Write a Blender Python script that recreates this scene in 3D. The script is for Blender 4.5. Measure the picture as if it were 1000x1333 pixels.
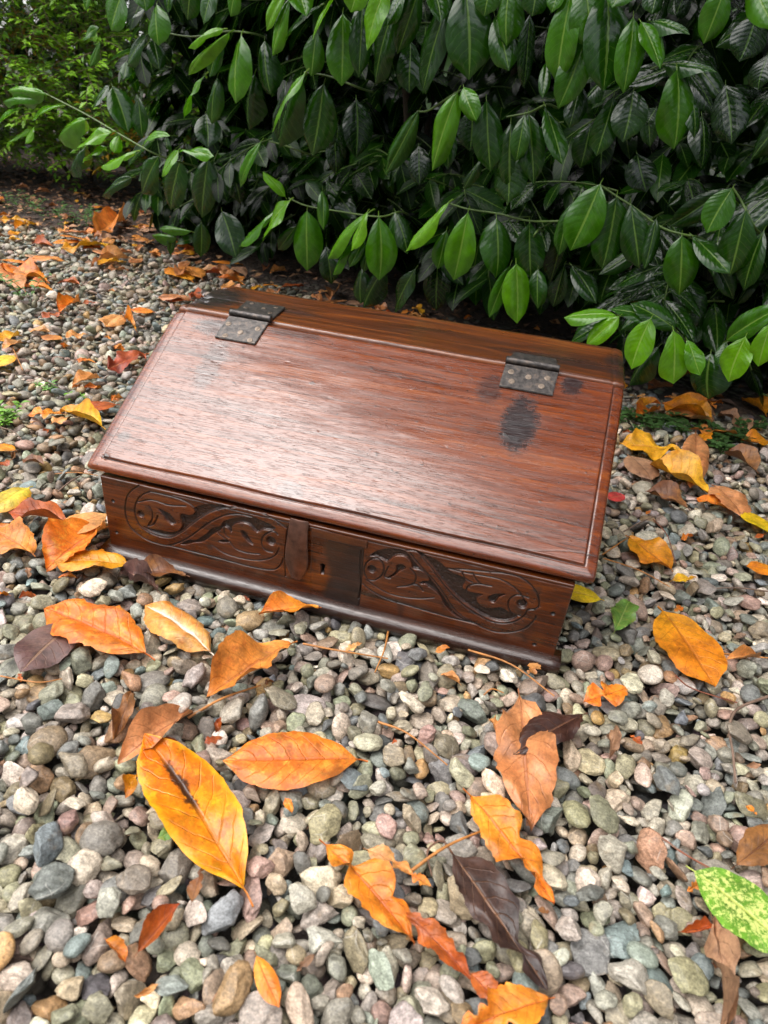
import bpy, bmesh, math, random
import numpy as np
from mathutils import Vector, Matrix, noise as mnoise

scene = bpy.context.scene
for o in list(bpy.data.objects):
    bpy.data.objects.remove(o)
R = math.radians
rng = np.random.default_rng(11)
random.seed(11)

# ------------------------------------------------------------------ camera
PITCH, ROLL, YAW = R(31.94), R(5.65), R(-12.94)
CAM = Vector((.505, -.612, .546))
FPX = 872.0                                   # focal length for a 1333 px tall frame
fwd = Vector((math.sin(YAW)*math.cos(PITCH), math.cos(YAW)*math.cos(PITCH), -math.sin(PITCH)))
rt = Vector((math.cos(YAW), -math.sin(YAW), 0))
up = rt.cross(fwd)
rt2 = rt*math.cos(ROLL) + up*math.sin(ROLL)
up2 = -rt*math.sin(ROLL) + up*math.cos(ROLL)
cam_data = bpy.data.cameras.new('camera')
cam = bpy.data.objects.new('camera', cam_data)
scene.collection.objects.link(cam)
m = Matrix((rt2, up2, -fwd)).transposed().to_4x4()
m.translation = CAM
cam.matrix_world = m
cam_data.sensor_fit = 'VERTICAL'
cam_data.sensor_height = 36
cam_data.lens = FPX/1333*36
cam_data.clip_start = .02
cam_data.clip_end = 300
cam_data.dof.use_dof = True
cam_data.dof.focus_distance = .93
cam_data.dof.aperture_fstop = 9.0
scene.camera = cam

# ------------------------------------------------------------------ daylight, overcast
SUN_EL, SUN_AZ = R(70), R(-105)               # azimuth measured from +Y towards +X
world = bpy.data.worlds.new('World')
scene.world = world
world.use_nodes = True
wn = world.node_tree.nodes
wl = world.node_tree.links
bg = wn['Background']
sky = wn.new('ShaderNodeTexSky')
sky.sky_type = 'NISHITA'
sky.sun_disc = False
sky.sun_elevation = SUN_EL
sky.sun_rotation = SUN_AZ
sky.air_density = 1.0
sky.dust_density = 3.0
sky.ozone_density = 1.0
hs = wn.new('ShaderNodeHueSaturation')
hs.inputs['Saturation'].default_value = .22
wl.new(sky.outputs[0], hs.inputs['Color'])
wl.new(hs.outputs[0], bg.inputs['Color'])
bg.inputs['Strength'].default_value = .15
sun_data = bpy.data.lights.new('sun', 'SUN')
sun_data.energy = 1.5
sun_data.angle = R(85)
sun_data.color = (1.0, .955, .88)
sun = bpy.data.objects.new('sun', sun_data)
sd = Vector((math.sin(SUN_AZ)*math.cos(SUN_EL), math.cos(SUN_AZ)*math.cos(SUN_EL), math.sin(SUN_EL)))
sun.rotation_euler = sd.to_track_quat('Z', 'Y').to_euler()
sun.location = sd*20
scene.collection.objects.link(sun)
scene.view_settings.view_transform = 'Standard'
scene.view_settings.look = 'None'
scene.view_settings.gamma = 1
scene.view_settings.use_curve_mapping = False
scene.view_settings.exposure = 1.5
scene.cycles.max_bounces = 8

# ------------------------------------------------------------------ helpers
def link(o, parent=None):
    scene.collection.objects.link(o)
    if parent is not None:
        o.parent = parent
    return o

def tag(o, label=None, cat=None, group=None, kind=None):
    if label: o['label'] = label
    if cat: o['category'] = cat
    if group: o['group'] = group
    if kind: o['kind'] = kind
    return o

def empty(name, loc=(0, 0, 0)):
    o = bpy.data.objects.new(name, None)
    o.location = loc
    o.empty_display_size = .05
    return link(o)

def mesh_np(name, V, F, mat=None, smooth=True, uv=None, col=None):
    """V (n,3), F (m,k) all faces of one size, uv per vertex (n,2), col per vertex (n,3)"""
    V = np.asarray(V, np.float32); F = np.asarray(F, np.int32)
    me = bpy.data.meshes.new(name)
    k = F.shape[1]; nf = len(F)
    me.vertices.add(len(V)); me.vertices.foreach_set('co', V.ravel())
    me.loops.add(nf*k); me.loops.foreach_set('vertex_index', F.ravel())
    me.polygons.add(nf)
    me.polygons.foreach_set('loop_start', np.arange(0, nf*k, k, dtype=np.int32))
    me.polygons.foreach_set('loop_total', np.full(nf, k, np.int32))
    me.update(calc_edges=True)
    if smooth:
        me.polygons.foreach_set('use_smooth', np.ones(nf, bool))
    if uv is not None:
        l = me.uv_layers.new(name='UVMap')
        l.data.foreach_set('uv', np.asarray(uv, np.float32)[F.ravel()].ravel())
    if col is not None:
        a = me.color_attributes.new('tint', 'FLOAT_COLOR', 'POINT')
        c = np.ones((len(V), 4), np.float32); c[:, :3] = col
        a.data.foreach_set('color', c.ravel())
    if mat: me.materials.append(mat)
    me.validate()
    return me

def obj(name, me, parent=None):
    return link(bpy.data.objects.new(name, me), parent)

def bm_obj(name, bm, mat, parent=None, smooth=True):
    me = bpy.data.meshes.new(name)
    bm.normal_update()
    bm.to_mesh(me); bm.free()
    if smooth:
        for p in me.polygons: p.use_smooth = True
    me.materials.append(mat)
    return obj(name, me, parent)

def tube(points, radius, seg=6, taper=1.0):
    P = [Vector(p) for p in points]
    V, F = [], []
    n = len(P)
    for i, p in enumerate(P):
        d = (P[min(i+1, n-1)]-P[max(i-1, 0)]).normalized()
        a = d.cross(Vector((0, 0, 1)))
        if a.length < .1: a = d.cross(Vector((1, 0, 0)))
        a.normalize(); b = d.cross(a)
        r = radius*(1+(taper-1)*i/max(n-1, 1))
        for k in range(seg):
            t = 2*math.pi*k/seg
            V.append(p+a*(r*math.cos(t))+b*(r*math.sin(t)))
    for i in range(n-1):
        for k in range(seg):
            F.append((i*seg+k, i*seg+(k+1) % seg, (i+1)*seg+(k+1) % seg, (i+1)*seg+k))
    F.append((0, 1, 2, 3)); e = (n-1)*seg; F.append((e+3, e+2, e+1, e))
    return V, F

def smooth_path(pts, n=6):
    P = [Vector(p) for p in pts]
    if len(P) < 3: return P
    Q = [P[0]*2-P[1]]+P+[P[-1]*2-P[-2]]
    out = []
    for i in range(1, len(Q)-2):
        for j in range(n):
            t = j/n
            a, b, c, d = Q[i-1], Q[i], Q[i+1], Q[i+2]
            out.append(.5*((2*b)+(c-a)*t+(2*a-5*b+4*c-d)*t*t+(3*b-3*c+d-a)*t**3))
    out.append(P[-1])
    return out

# ------------------------------------------------------------------ node helper
class NT:
    def __init__(s, name):
        s.m = bpy.data.materials.new(name)
        s.m.use_nodes = True
        s.t = s.m.node_tree
        s.p = s.t.nodes['Principled BSDF']
        s.out = s.t.nodes['Material Output']
    def n(s, typ, props=None, **ins):
        nd = s.t.nodes.new('ShaderNode'+typ)
        for k, v in (props or {}).items(): setattr(nd, k, v)
        for k, v in ins.items():
            key = int(k[1:]) if k[0] == '_' and k[1:].isdigit() else k.replace('_', ' ')
            s.set(nd.inputs[key], v)
        return nd
    def set(s, sock, v):
        if isinstance(v, bpy.types.NodeSocket): s.t.links.new(v, sock)
        elif isinstance(v, bpy.types.Node): s.t.links.new(v.outputs[0], sock)
        else:
            if sock.type == 'RGBA' and len(v) == 3: v = (*v, 1)
            sock.default_value = v
    def P(s, **k):
        for a, v in k.items(): s.set(s.p.inputs[a.replace('_', ' ')], v)
    def math(s, op, a, b=0.0, c=None, clamp=False):
        nd = s.n('Math', {'operation': op, 'use_clamp': clamp}, _0=a, _1=b)
        if c is not None: s.set(nd.inputs[2], c)
        return nd.outputs[0]
    def mix(s, f, a, b, mode='MIX'):
        nd = s.n('Mix', {'data_type': 'RGBA', 'blend_type': mode})
        s.set(nd.inputs[0], f); s.set(nd.inputs[6], a); s.set(nd.inputs[7], b)
        return nd.outputs[2]
    def ramp(s, f, stops, interp='LINEAR'):
        nd = s.n('ValToRGB'); cr = nd.color_ramp; cr.interpolation = interp
        while len(cr.elements) > 1: cr.elements.remove(cr.elements[-1])
        for i, (p, c) in enumerate(stops):
            e = cr.elements[0] if i == 0 else cr.elements.new(p)
            e.position = p
            e.color = (c, c, c, 1) if isinstance(c, (int, float)) else (*c, 1)
        s.set(nd.inputs[0], f)
        return nd.outputs[0]
    def noise(s, vec, scale, detail=3, rough=.5, dist=0.0, dim='3D'):
        return s.n('TexNoise', {'noise_dimensions': dim}, Vector=vec, Scale=scale, Detail=detail, Roughness=rough, Distortion=dist).outputs[0]
    def mapping(s, vec, scale=(1, 1, 1), loc=(0, 0, 0), rot=(0, 0, 0)):
        return s.n('Mapping', None, Vector=vec, Location=loc, Rotation=rot, Scale=scale).outputs[0]
    def bump(s, h, strength, dist, normal=None):
        nd = s.n('Bump', None, Height=h, Strength=strength, Distance=dist)
        if normal is not None: s.set(nd.inputs['Normal'], normal)
        return nd.outputs[0]
    def sstep(s, x, a, b):
        return s.n('MapRange', {'interpolation_type': 'SMOOTHSTEP', 'clamp': True}, _0=x, _1=a, _2=b, _3=0.0, _4=1.0).outputs[0]

# ------------------------------------------------------------------ materials
def wood_material(name, dark, mid, light, rough=.3, stains=(), carved=False, stain_amt=.9, worn=.5, coat=.3):
    t = NT(name)
    co = t.n('TexCoord').outputs['Object']
    warp = t.noise(t.mapping(co, (2.2, 9, 9)), 1.0, 2)
    cw = t.n('VectorMath', {'operation': 'ADD'}, _0=t.mapping(co, (1.3, 34, 34)),
             _1=t.n('CombineXYZ', None, X=0.0, Y=t.math('MULTIPLY', warp, 3.0), Z=0.0).outputs[0]).outputs[0]
    big = t.noise(cw, 1.0, 4, .6)
    fine = t.noise(t.mapping(co, (9, 420, 420)), 1.0, 4, .7)
    pores = t.noise(t.mapping(co, (60, 1500, 1500)), 1.0, 2, .6)
    pore_m = t.math('SUBTRACT', 1.0, t.sstep(pores, .30, .44))
    rings = t.n('TexWave', {'wave_type': 'BANDS', 'bands_direction': 'Y', 'wave_profile': 'SAW'}, Vector=cw, Scale=.55, Distortion=5.0, Detail=3.0, Detail_Scale=1.2).outputs[1]
    f = t.math('ADD', t.math('MULTIPLY', big, .9), t.math('MULTIPLY', t.math('SUBTRACT', fine, .5), .9))
    f = t.math('ADD', f, t.math('MULTIPLY', t.math('SUBTRACT', rings, .5), .16))
    col = t.ramp(f, [(.22, dark), (.50, mid), (.78, light)])
    col = t.mix(t.math('MULTIPLY', pore_m, .5), col, tuple(c*.18 for c in dark))
    # cloudy polish and grime
    cloud = t.noise(t.mapping(co, (5, 9, 9)), 1.0, 5, .65)
    col = t.mix(t.math('MULTIPLY', t.sstep(cloud, .55, .8), worn), col, tuple(c*.35 for c in dark))
    speck = t.noise(co, 190, 2, .5)
    col = t.mix(t.math('MULTIPLY', t.sstep(speck, .70, .76), .8), col, (.006, .004, .004))
    roughv = t.n('MapRange', None, _0=t.noise(t.mapping(co, (8, 40, 40)), 1.0, 4, .7), _1=.3, _2=.7, _3=rough*.75, _4=rough*1.35).outputs[0]
    h = t.math('ADD', t.math('MULTIPLY', fine, .5), t.math('MULTIPLY', pore_m, -.6))
    h = t.math('ADD', h, t.math('MULTIPLY', rings, .22))
    if stains:
        sx = t.n('SeparateXYZ', None, _0=co)
        tot = None
        brk = t.noise(t.mapping(co, (70, 150, 60)), 1.0, 6, .8)
        for (cx, cy, rx, ry, amt) in stains:
            a = t.math('DIVIDE', t.math('SUBTRACT', sx.outputs[0], cx), rx)
            b = t.math('DIVIDE', t.math('SUBTRACT', sx.outputs[1], cy), ry)
            d = t.math('SQRT', t.math('ADD', t.math('MULTIPLY', a, a), t.math('MULTIPLY', b, b)))
            d = t.math('ADD', d, t.math('MULTIPLY', t.math('SUBTRACT', brk, .5), 1.7))
            m_ = t.math('MULTIPLY', t.math('SUBTRACT', 1.0, t.sstep(d, .55, 1.05)), amt)
            tot = m_ if tot is None else t.math('MAXIMUM', tot, m_)
        col = t.mix(t.math('MULTIPLY', tot, stain_amt), col, (.007, .008, .011))
        roughv = t.math('ADD', roughv, t.math('MULTIPLY', tot, -.06))
        h = t.math('ADD', h, t.math('MULTIPLY', t.math('MULTIPLY', tot, brk), -.5))
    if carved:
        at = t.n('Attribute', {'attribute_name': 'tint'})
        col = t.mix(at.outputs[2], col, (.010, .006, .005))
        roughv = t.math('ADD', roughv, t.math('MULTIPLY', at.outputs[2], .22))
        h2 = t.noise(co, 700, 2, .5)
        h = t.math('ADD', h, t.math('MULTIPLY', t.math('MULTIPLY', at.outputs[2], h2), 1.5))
    nm = t.bump(h, .55, .0006)
    t.P(Base_Color=col, Roughness=roughv, Normal=nm)
    t.p.inputs['Specular IOR Level'].default_value = .5
    t.p.inputs['Coat Weight'].default_value = coat
    t.p.inputs['Coat Roughness'].default_value = .13
    t.p.inputs['Coat IOR'].default_value = 1.62
    t.set(t.p.inputs['Coat Normal'], t.bump(h, .14, .0004))
    return t.m

def iron_material():
    t = NT('wrought_iron')
    co = t.n('TexCoord').outputs['Object']
    n1 = t.noise(co, 160, 4, .6); n2 = t.noise(co, 620, 3, .6)
    col = t.ramp(n1, [(.35, (.032, .028, .027)), (.55, (.075, .066, .062)), (.75, (.15, .11, .085))])
    t.P(Base_Color=col, Metallic=.55, Roughness=t.n('MapRange', None, _0=n2, _1=.3, _2=.7, _3=.28, _4=.55).outputs[0],
        Normal=t.bump(t.math('ADD', n1, t.math('MULTIPLY', n2, .4)), .5, .0012))
    return t.m

def pebble_material(name, from_object):
    t = NT(name)
    if from_object: base = t.n('ObjectInfo').outputs['Color']
    else: base = t.n('Attribute', {'attribute_name': 'tint'}).outputs[0]
    pos = t.n('NewGeometry').outputs['Position']
    lum = t.n('RGBToBW', None, _0=base).outputs[0]
    hsv = t.n('SeparateColor', {'mode': 'HSV'}, _0=base)
    n1 = t.noise(pos, 130, 4, .65)
    n2 = t.noise(pos, 620, 3, .6)
    lay = t.noise(t.mapping(pos, (120, 300, 420), (0, 0, 0), (.5, .7, .2)), 1.0, 3, .6, .5)
    col = t.mix(1.0, base, t.ramp(n1, [(.3, .62), (.5, 1.0), (.72, 1.38)]), 'MULTIPLY')
    col = t.mix(1.0, col, t.ramp(n2, [(.33, .66), (.5, 1.0), (.68, 1.3)]), 'MULTIPLY')
    col = t.mix(.45, col, t.mix(1.0, col, t.ramp(lay, [(.38, .6), (.5, 1.0), (.62, 1.5)]), 'MULTIPLY'))
    och = t.sstep(t.noise(pos, 48, 3, .6), .60, .74)
    col = t.mix(t.math('MULTIPLY', och, .35), col, (.24, .15, .06))
    vor = t.n('TexVoronoi', {'feature': 'DISTANCE_TO_EDGE'}, Vector=t.mapping(pos, (1, 1, 1), (3, 1, 2)), Scale=55.0).outputs[0]
    vm = t.math('MULTIPLY', t.math('SUBTRACT', 1.0, t.sstep(vor, .0, .035)), t.sstep(t.noise(pos, 30, 1), .62, .68))
    col = t.mix(t.math('MULTIPLY', vm, .4), col, (.55, .52, .47))
    t.P(Base_Color=col, Roughness=t.n('MapRange', None, _0=n1, _1=.3, _2=.7, _3=.34, _4=.60).outputs[0],
        Normal=t.bump(t.math('ADD', t.math('MULTIPLY', n1, .8), t.math('MULTIPLY', n2, .5)), .55, .0016))
    t.p.inputs['Specular IOR Level'].default_value = .4
    return t.m

def leaf_common(t, nveins=9.0, sweep=3.2):
    """vein masks from UV: u along the blade, v across"""
    uv = t.n('UVMap').outputs[0]
    s = t.n('SeparateXYZ', None, _0=uv)
    u, v = s.outputs[0], s.outputs[1]
    a = t.math('ABSOLUTE', t.math('SUBTRACT', v, .5))          # 0..0.5
    ph = t.math('SUBTRACT', t.math('MULTIPLY', u, nveins), t.math('MULTIPLY', t.math('POWER', t.math('MULTIPLY', a, 2.0), 1.3), sweep*.62))
    wob = t.noise(uv, 6, 2)
    ph = t.math('ADD', ph, t.math('MULTIPLY', t.math('SUBTRACT', wob, .5), .5))
    fr = t.math('ABSOLUTE', t.math('SUBTRACT', t.math('FRACT', ph), .5))   # .5 at the vein
    side = t.sstep(fr, .43, .5)
    side = t.math('MULTIPLY', side, t.math('SUBTRACT', 1.0, t.sstep(a, .36, .48)))
    mid = t.math('SUBTRACT', 1.0, t.sstep(a, .012, .04))
    return uv, u, a, fr, side, mid

def laurel_material(name, from_object, spec=.6):
    t = NT(name)
    uv, u, a, fr, side, mid = leaf_common(t)
    if from_object: tone = t.n('SeparateColor', None, _0=t.n('ObjectInfo').outputs['Color'])
    else: tone = t.n('SeparateColor', None, _0=t.n('Attribute', {'attribute_name': 'tint'}).outputs[0])
    age_shade, var = tone.outputs[0], tone.outputs[1]  # one value for leaf age and for hedge shade put into the colour
    pos = t.n('NewGeometry').outputs['Position']
    col = t.ramp(age_shade, [(0.0, (.003, .011, .002)), (.35, (.013, .056, .003)), (.7, (.048, .165, .004)), (1.0, (.155, .370, .008))])
    n = t.noise(pos, 38, 3, .6)
    col = t.mix(1.0, col, t.ramp(n, [(.3, .72), (.6, 1.1), (.8, 1.35)]), 'MULTIPLY')
    vcol = t.mix(.55, col, (.16, .30, .04))
    col = t.mix(t.math('MULTIPLY', side, .30), col, vcol)
    col = t.mix(t.math('MULTIPLY', mid, .8), col, t.mix(age_shade, (.07, .14, .025), (.26, .42, .06)))
    # a few blemishes
    sp = t.noise(pos, 150, 2, .5)
    col = t.mix(t.math('MULTIPLY', t.sstep(sp, .74, .78), .6), col, (.06, .04, .012))
    h = t.math('ADD', t.math('MULTIPLY', t.math('SUBTRACT', .5, fr), .9), t.math('MULTIPLY', mid, -.8))
    h = t.math('ADD', h, t.math('MULTIPLY', t.noise(pos, 260, 3, .6), .35))
    nm = t.bump(h, .5, .0010 if from_object else .0004)
    rg = t.n('MapRange', None, _0=t.noise(pos, 90, 3, .6), _1=.3, _2=.7, _3=.12, _4=.24).outputs[0]
    t.P(Base_Color=col, Roughness=rg, Normal=nm)
    t.p.inputs['Specular IOR Level'].default_value = spec
    tr = t.n('BsdfTranslucent', None, Color=t.mix(1.0, col, (1.5, 2.0, .6), 'MULTIPLY'))
    mx = t.n('MixShader', None, _0=.22)
    t.t.links.new(t.p.outputs[0], mx.inputs[1]); t.t.links.new(tr.outputs[0], mx.inputs[2])
    t.t.links.new(mx.outputs[0], t.out.inputs[0])
    return t.m

def dry_leaf_material(name, A, B, C, vein, rough=.42, blot=.5, midstain=0.0, pale_mid=0.0, blot_scale=28, spots=None, edge=0.0):
    t = NT(name)
    uv, u, a, fr, side, mid = leaf_common(t, 8.0, 3.0)
    inf = t.n('ObjectInfo')
    pos = t.n('NewGeometry').outputs['Position']
    rnd = inf.outputs['Random']
    n1 = t.noise(pos, 17, 3, .6)
    g = t.math('ADD', t.math('MULTIPLY', u, .55), t.math('MULTIPLY', n1, .9))
    g = t.math('ADD', g, t.math('MULTIPLY', t.math('SUBTRACT', rnd, .5), .35))
    col = t.mix(t.sstep(g, .45, .95), A, B)
    n2 = t.noise(pos, blot_scale*3, 5, .7)
    col = t.mix(t.math('MULTIPLY', t.sstep(n2, .50, .62), blot), col, C)
    n4 = t.noise(pos, 46, 4, .65)
    col = t.mix(1.0, col, t.ramp(n4, [(.32, .50), (.5, .95), (.68, 1.30)]), 'MULTIPLY')
    n3 = t.noise(pos, 420, 3, .6)
    col = t.mix(1.0, col, t.ramp(n3, [(.3, .78), (.55, 1.0), (.75, 1.15)]), 'MULTIPLY')
    if edge:
        col = t.mix(t.math('MULTIPLY', t.sstep(t.math('ADD', a, t.math('MULTIPLY', t.math('SUBTRACT', n2, .5), .3)), .36, .5), edge), col, C)
    if spots is not None:
        sp = t.sstep(t.math('ADD', t.noise(pos, 210, 5, .8), t.math('MULTIPLY', a, -.16)), .44, .52)
        col = t.mix(sp, col, spots)
    col = t.mix(t.math('MULTIPLY', side, .30), col, vein)
    col = t.mix(t.math('MULTIPLY', mid, .75), col, vein)
    if midstain:
        ms = t.math('MULTIPLY', t.math('SUBTRACT', 1.0, t.sstep(t.math('ADD', a, t.math('MULTIPLY', t.math('SUBTRACT', n2, .5), .35)), .03, .09)), t.sstep(u, .38, .5))
        ms = t.math('MULTIPLY', ms, t.math('SUBTRACT', 1.0, t.sstep(u, .72, .85)))
        col = t.mix(t.math('MULTIPLY', ms, midstain), col, (.035, .015, .008))
    if pale_mid:
        ms = t.math('SUBTRACT', 1.0, t.sstep(t.math('ADD', a, t.math('MULTIPLY', n2, .25)), .10, .24))
        col = t.mix(t.math('MULTIPLY', ms, pale_mid), col, (.80, .68, .58))
    h = t.math('ADD', t.math('MULTIPLY', side, -.8), t.math('MULTIPLY', mid, -1.2))
    h = t.math('ADD', h, t.math('MULTIPLY', n3, .35)); h = t.math('ADD', h, t.math('MULTIPLY', n2, .5))
    t.P(Base_Color=col, Roughness=rough, Normal=t.bump(h, .5, .0016))
    t.p.inputs['Specular IOR Level'].default_value = .45
    tr = t.n('BsdfTranslucent', None, Color=col)
    mx = t.n('MixShader', None, _0=.14)
    t.t.links.new(t.p.outputs[0], mx.inputs[1]); t.t.links.new(tr.outputs[0], mx.inputs[2])
    t.t.links.new(mx.outputs[0], t.out.inputs[0])
    return t.m

def plain_material(name, col, rough=.6, var=.35, scale=60):
    t = NT(name)
    pos = t.n('NewGeometry').outputs['Position']
    n = t.noise(pos, scale, 4, .6)
    c = t.mix(1.0, col, t.ramp(n, [(.3, 1-var), (.7, 1+var)]), 'MULTIPLY')
    t.P(Base_Color=c, Roughness=rough, Normal=t.bump(t.noise(pos, scale*6, 3), .4, .001))
    return t.m

def tint_material(name, rough=.6, transl=0.0, spec=.4):
    t = NT(name)
    base = t.n('Attribute', {'attribute_name': 'tint'}).outputs[0]
    pos = t.n('NewGeometry').outputs['Position']
    c = t.mix(1.0, base, t.ramp(t.noise(pos, 140, 3, .6), [(.3, .65), (.7, 1.3)]), 'MULTIPLY')
    t.P(Base_Color=c, Roughness=rough)
    t.p.inputs['Specular IOR Level'].default_value = spec
    if transl:
        tr = t.n('BsdfTranslucent', None, Color=c)
        mx = t.n('MixShader', None, _0=transl)
        t.t.links.new(t.p.outputs[0], mx.inputs[1]); t.t.links.new(tr.outputs[0], mx.inputs[2])
        t.t.links.new(mx.outputs[0], t.out.inputs[0])
    return t.m

M = {}
# local board coordinates in metres: x along the chest, y across the board
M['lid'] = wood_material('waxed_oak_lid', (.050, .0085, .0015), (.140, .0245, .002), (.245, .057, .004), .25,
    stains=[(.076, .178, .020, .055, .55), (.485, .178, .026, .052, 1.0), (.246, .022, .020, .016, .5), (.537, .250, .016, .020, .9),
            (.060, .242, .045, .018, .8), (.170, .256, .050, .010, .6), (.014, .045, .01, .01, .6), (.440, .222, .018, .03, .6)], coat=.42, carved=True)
M['top'] = wood_material('waxed_oak_top', (.016, .005, .002), (.105, .023, .003), (.270, .072, .006), .33,
    stains=[(.005, .300, .055, .07, .95), (.52, .285, .10, .022, .7), (.30, .385, .30, .010, .7), (.59, .30, .02, .06, .7), (.12, .30, .06, .02, .5)], worn=.45)
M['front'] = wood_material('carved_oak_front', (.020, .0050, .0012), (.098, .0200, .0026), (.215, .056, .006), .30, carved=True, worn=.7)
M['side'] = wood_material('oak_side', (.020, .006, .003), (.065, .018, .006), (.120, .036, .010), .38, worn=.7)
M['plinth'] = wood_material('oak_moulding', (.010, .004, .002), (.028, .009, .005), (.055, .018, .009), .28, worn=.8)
M['iron'] = iron_material()
M['hasp'] = plain_material('worn_brown_iron', (.085, .040, .028), .28, .45, 90)
M['hasp'].node_tree.nodes['Principled BSDF'].inputs['Metallic'].default_value = .35
M['black'] = plain_material('dark_hollow', (.004, .003, .003), .9)
M['pebble'] = pebble_material('pebble_stone', True)
M['gravel'] = pebble_material('gravel_stone', False)
M['laurel'] = laurel_material('laurel_leaf', True)
M['laurel_mass'] = laurel_material('laurel_leaf_mass', False, .15)
M['bark'] = plain_material('laurel_bark', (.045, .032, .022), .8)
M['greenstem'] = plain_material('green_stem', (.075, .13, .022), .45)
M['amberstem'] = plain_material('amber_stalk', (.38, .15, .035), .5)
M['brownstem'] = plain_material('brown_stalk', (.12, .055, .03), .6)
M['barkstem'] = plain_material('bark_twig', (.16, .10, .07), .7)
M['rededstem'] = plain_material('reddish_stalk', (.20, .06, .03), .6)
DL = {}
def dl(k, *a, **kw):
    a = [tuple(min(x*.98, .92) for x in q) for q in a]; DL[k] = dry_leaf_material('dry_leaf_'+k, *a, **kw)
dl('gold', (.76, .22, .008), (.62, .11, .005), (.88, .46, .015), (.50, .15, .015), rough=.30, blot=.35, midstain=.95, edge=.55)
dl('orange', (.74, .24, .02), (.66, .15, .012), (.78, .38, .05), (.44, .09, .012), blot=.5)
dl('orangetan', (.70, .27, .05), (.62, .20, .03), (.45, .10, .02), (.42, .13, .03), blot=.4)
dl('pale', (.74, .36, .09), (.68, .22, .03), (.62, .14, .02), (.78, .55, .35), blot=.5, pale_mid=.8)
dl('paleorange', (.72, .36, .13), (.66, .27, .07), (.50, .15, .04), (.48, .19, .06), blot=.35)
dl('yellow', (.80, .46, .02), (.72, .27, .015), (.60, .16, .015), (.62, .26, .02), blot=.45)
dl('amberyellow', (.78, .40, .02), (.74, .32, .015), (.50, .15, .012), (.56, .22, .02), blot=.4)
dl('pureyellow', (.82, .58, .015), (.80, .50, .012), (.55, .28, .01), (.66, .38, .02), blot=.25)
dl('lemon', (.74, .60, .06), (.70, .50, .05), (.70, .26, .02), (.55, .42, .05), blot=.3, edge=.8)
dl('amber', (.74, .30, .012), (.66, .20, .010), (.42, .10, .01), (.42, .12, .01), blot=.45)
dl('rust', (.46, .11, .018), (.38, .07, .015), (.20, .035, .012), (.26, .05, .015), blot=.5)
dl('red', (.42, .09, .03), (.33, .05, .02), (.16, .03, .02), (.50, .16, .06), blot=.5)
dl('pink', (.72, .07, .10), (.62, .06, .05), (.45, .05, .04), (.6, .2, .1), blot=.4)
dl('tan', (.58, .25, .10), (.54, .20, .07), (.36, .11, .04), (.34, .12, .05), blot=.3, rough=.36)
dl('drytan', (.40, .22, .12), (.34, .17, .09), (.20, .09, .05), (.22, .11, .06), blot=.5, rough=.6)
dl('brown', (.26, .11, .035), (.19, .065, .022), (.40, .17, .04), (.12, .045, .02), blot=.5, rough=.45)
dl('mauve', (.16, .085, .065), (.115, .055, .050), (.060, .032, .030), (.26, .15, .09), blot=.5, rough=.4)
dl('darkbrown', (.075, .030, .020), (.050, .020, .014), (.025, .010, .009), (.15, .065, .035), blot=.4, rough=.34)
dl('umber', (.066, .033, .024), (.036, .019, .017), (.016, .009, .009), (.20, .09, .04), blot=.5, rough=.36)
dl('variegated', (.13, .30, .02), (.11, .27, .02), (.08, .20, .015), (.45, .50, .10), blot=.2, spots=(.50, .56, .16))
dl('green', (.10, .22, .03), (.13, .26, .04), (.30, .26, .05), (.30, .36, .10), blot=.4)
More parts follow.
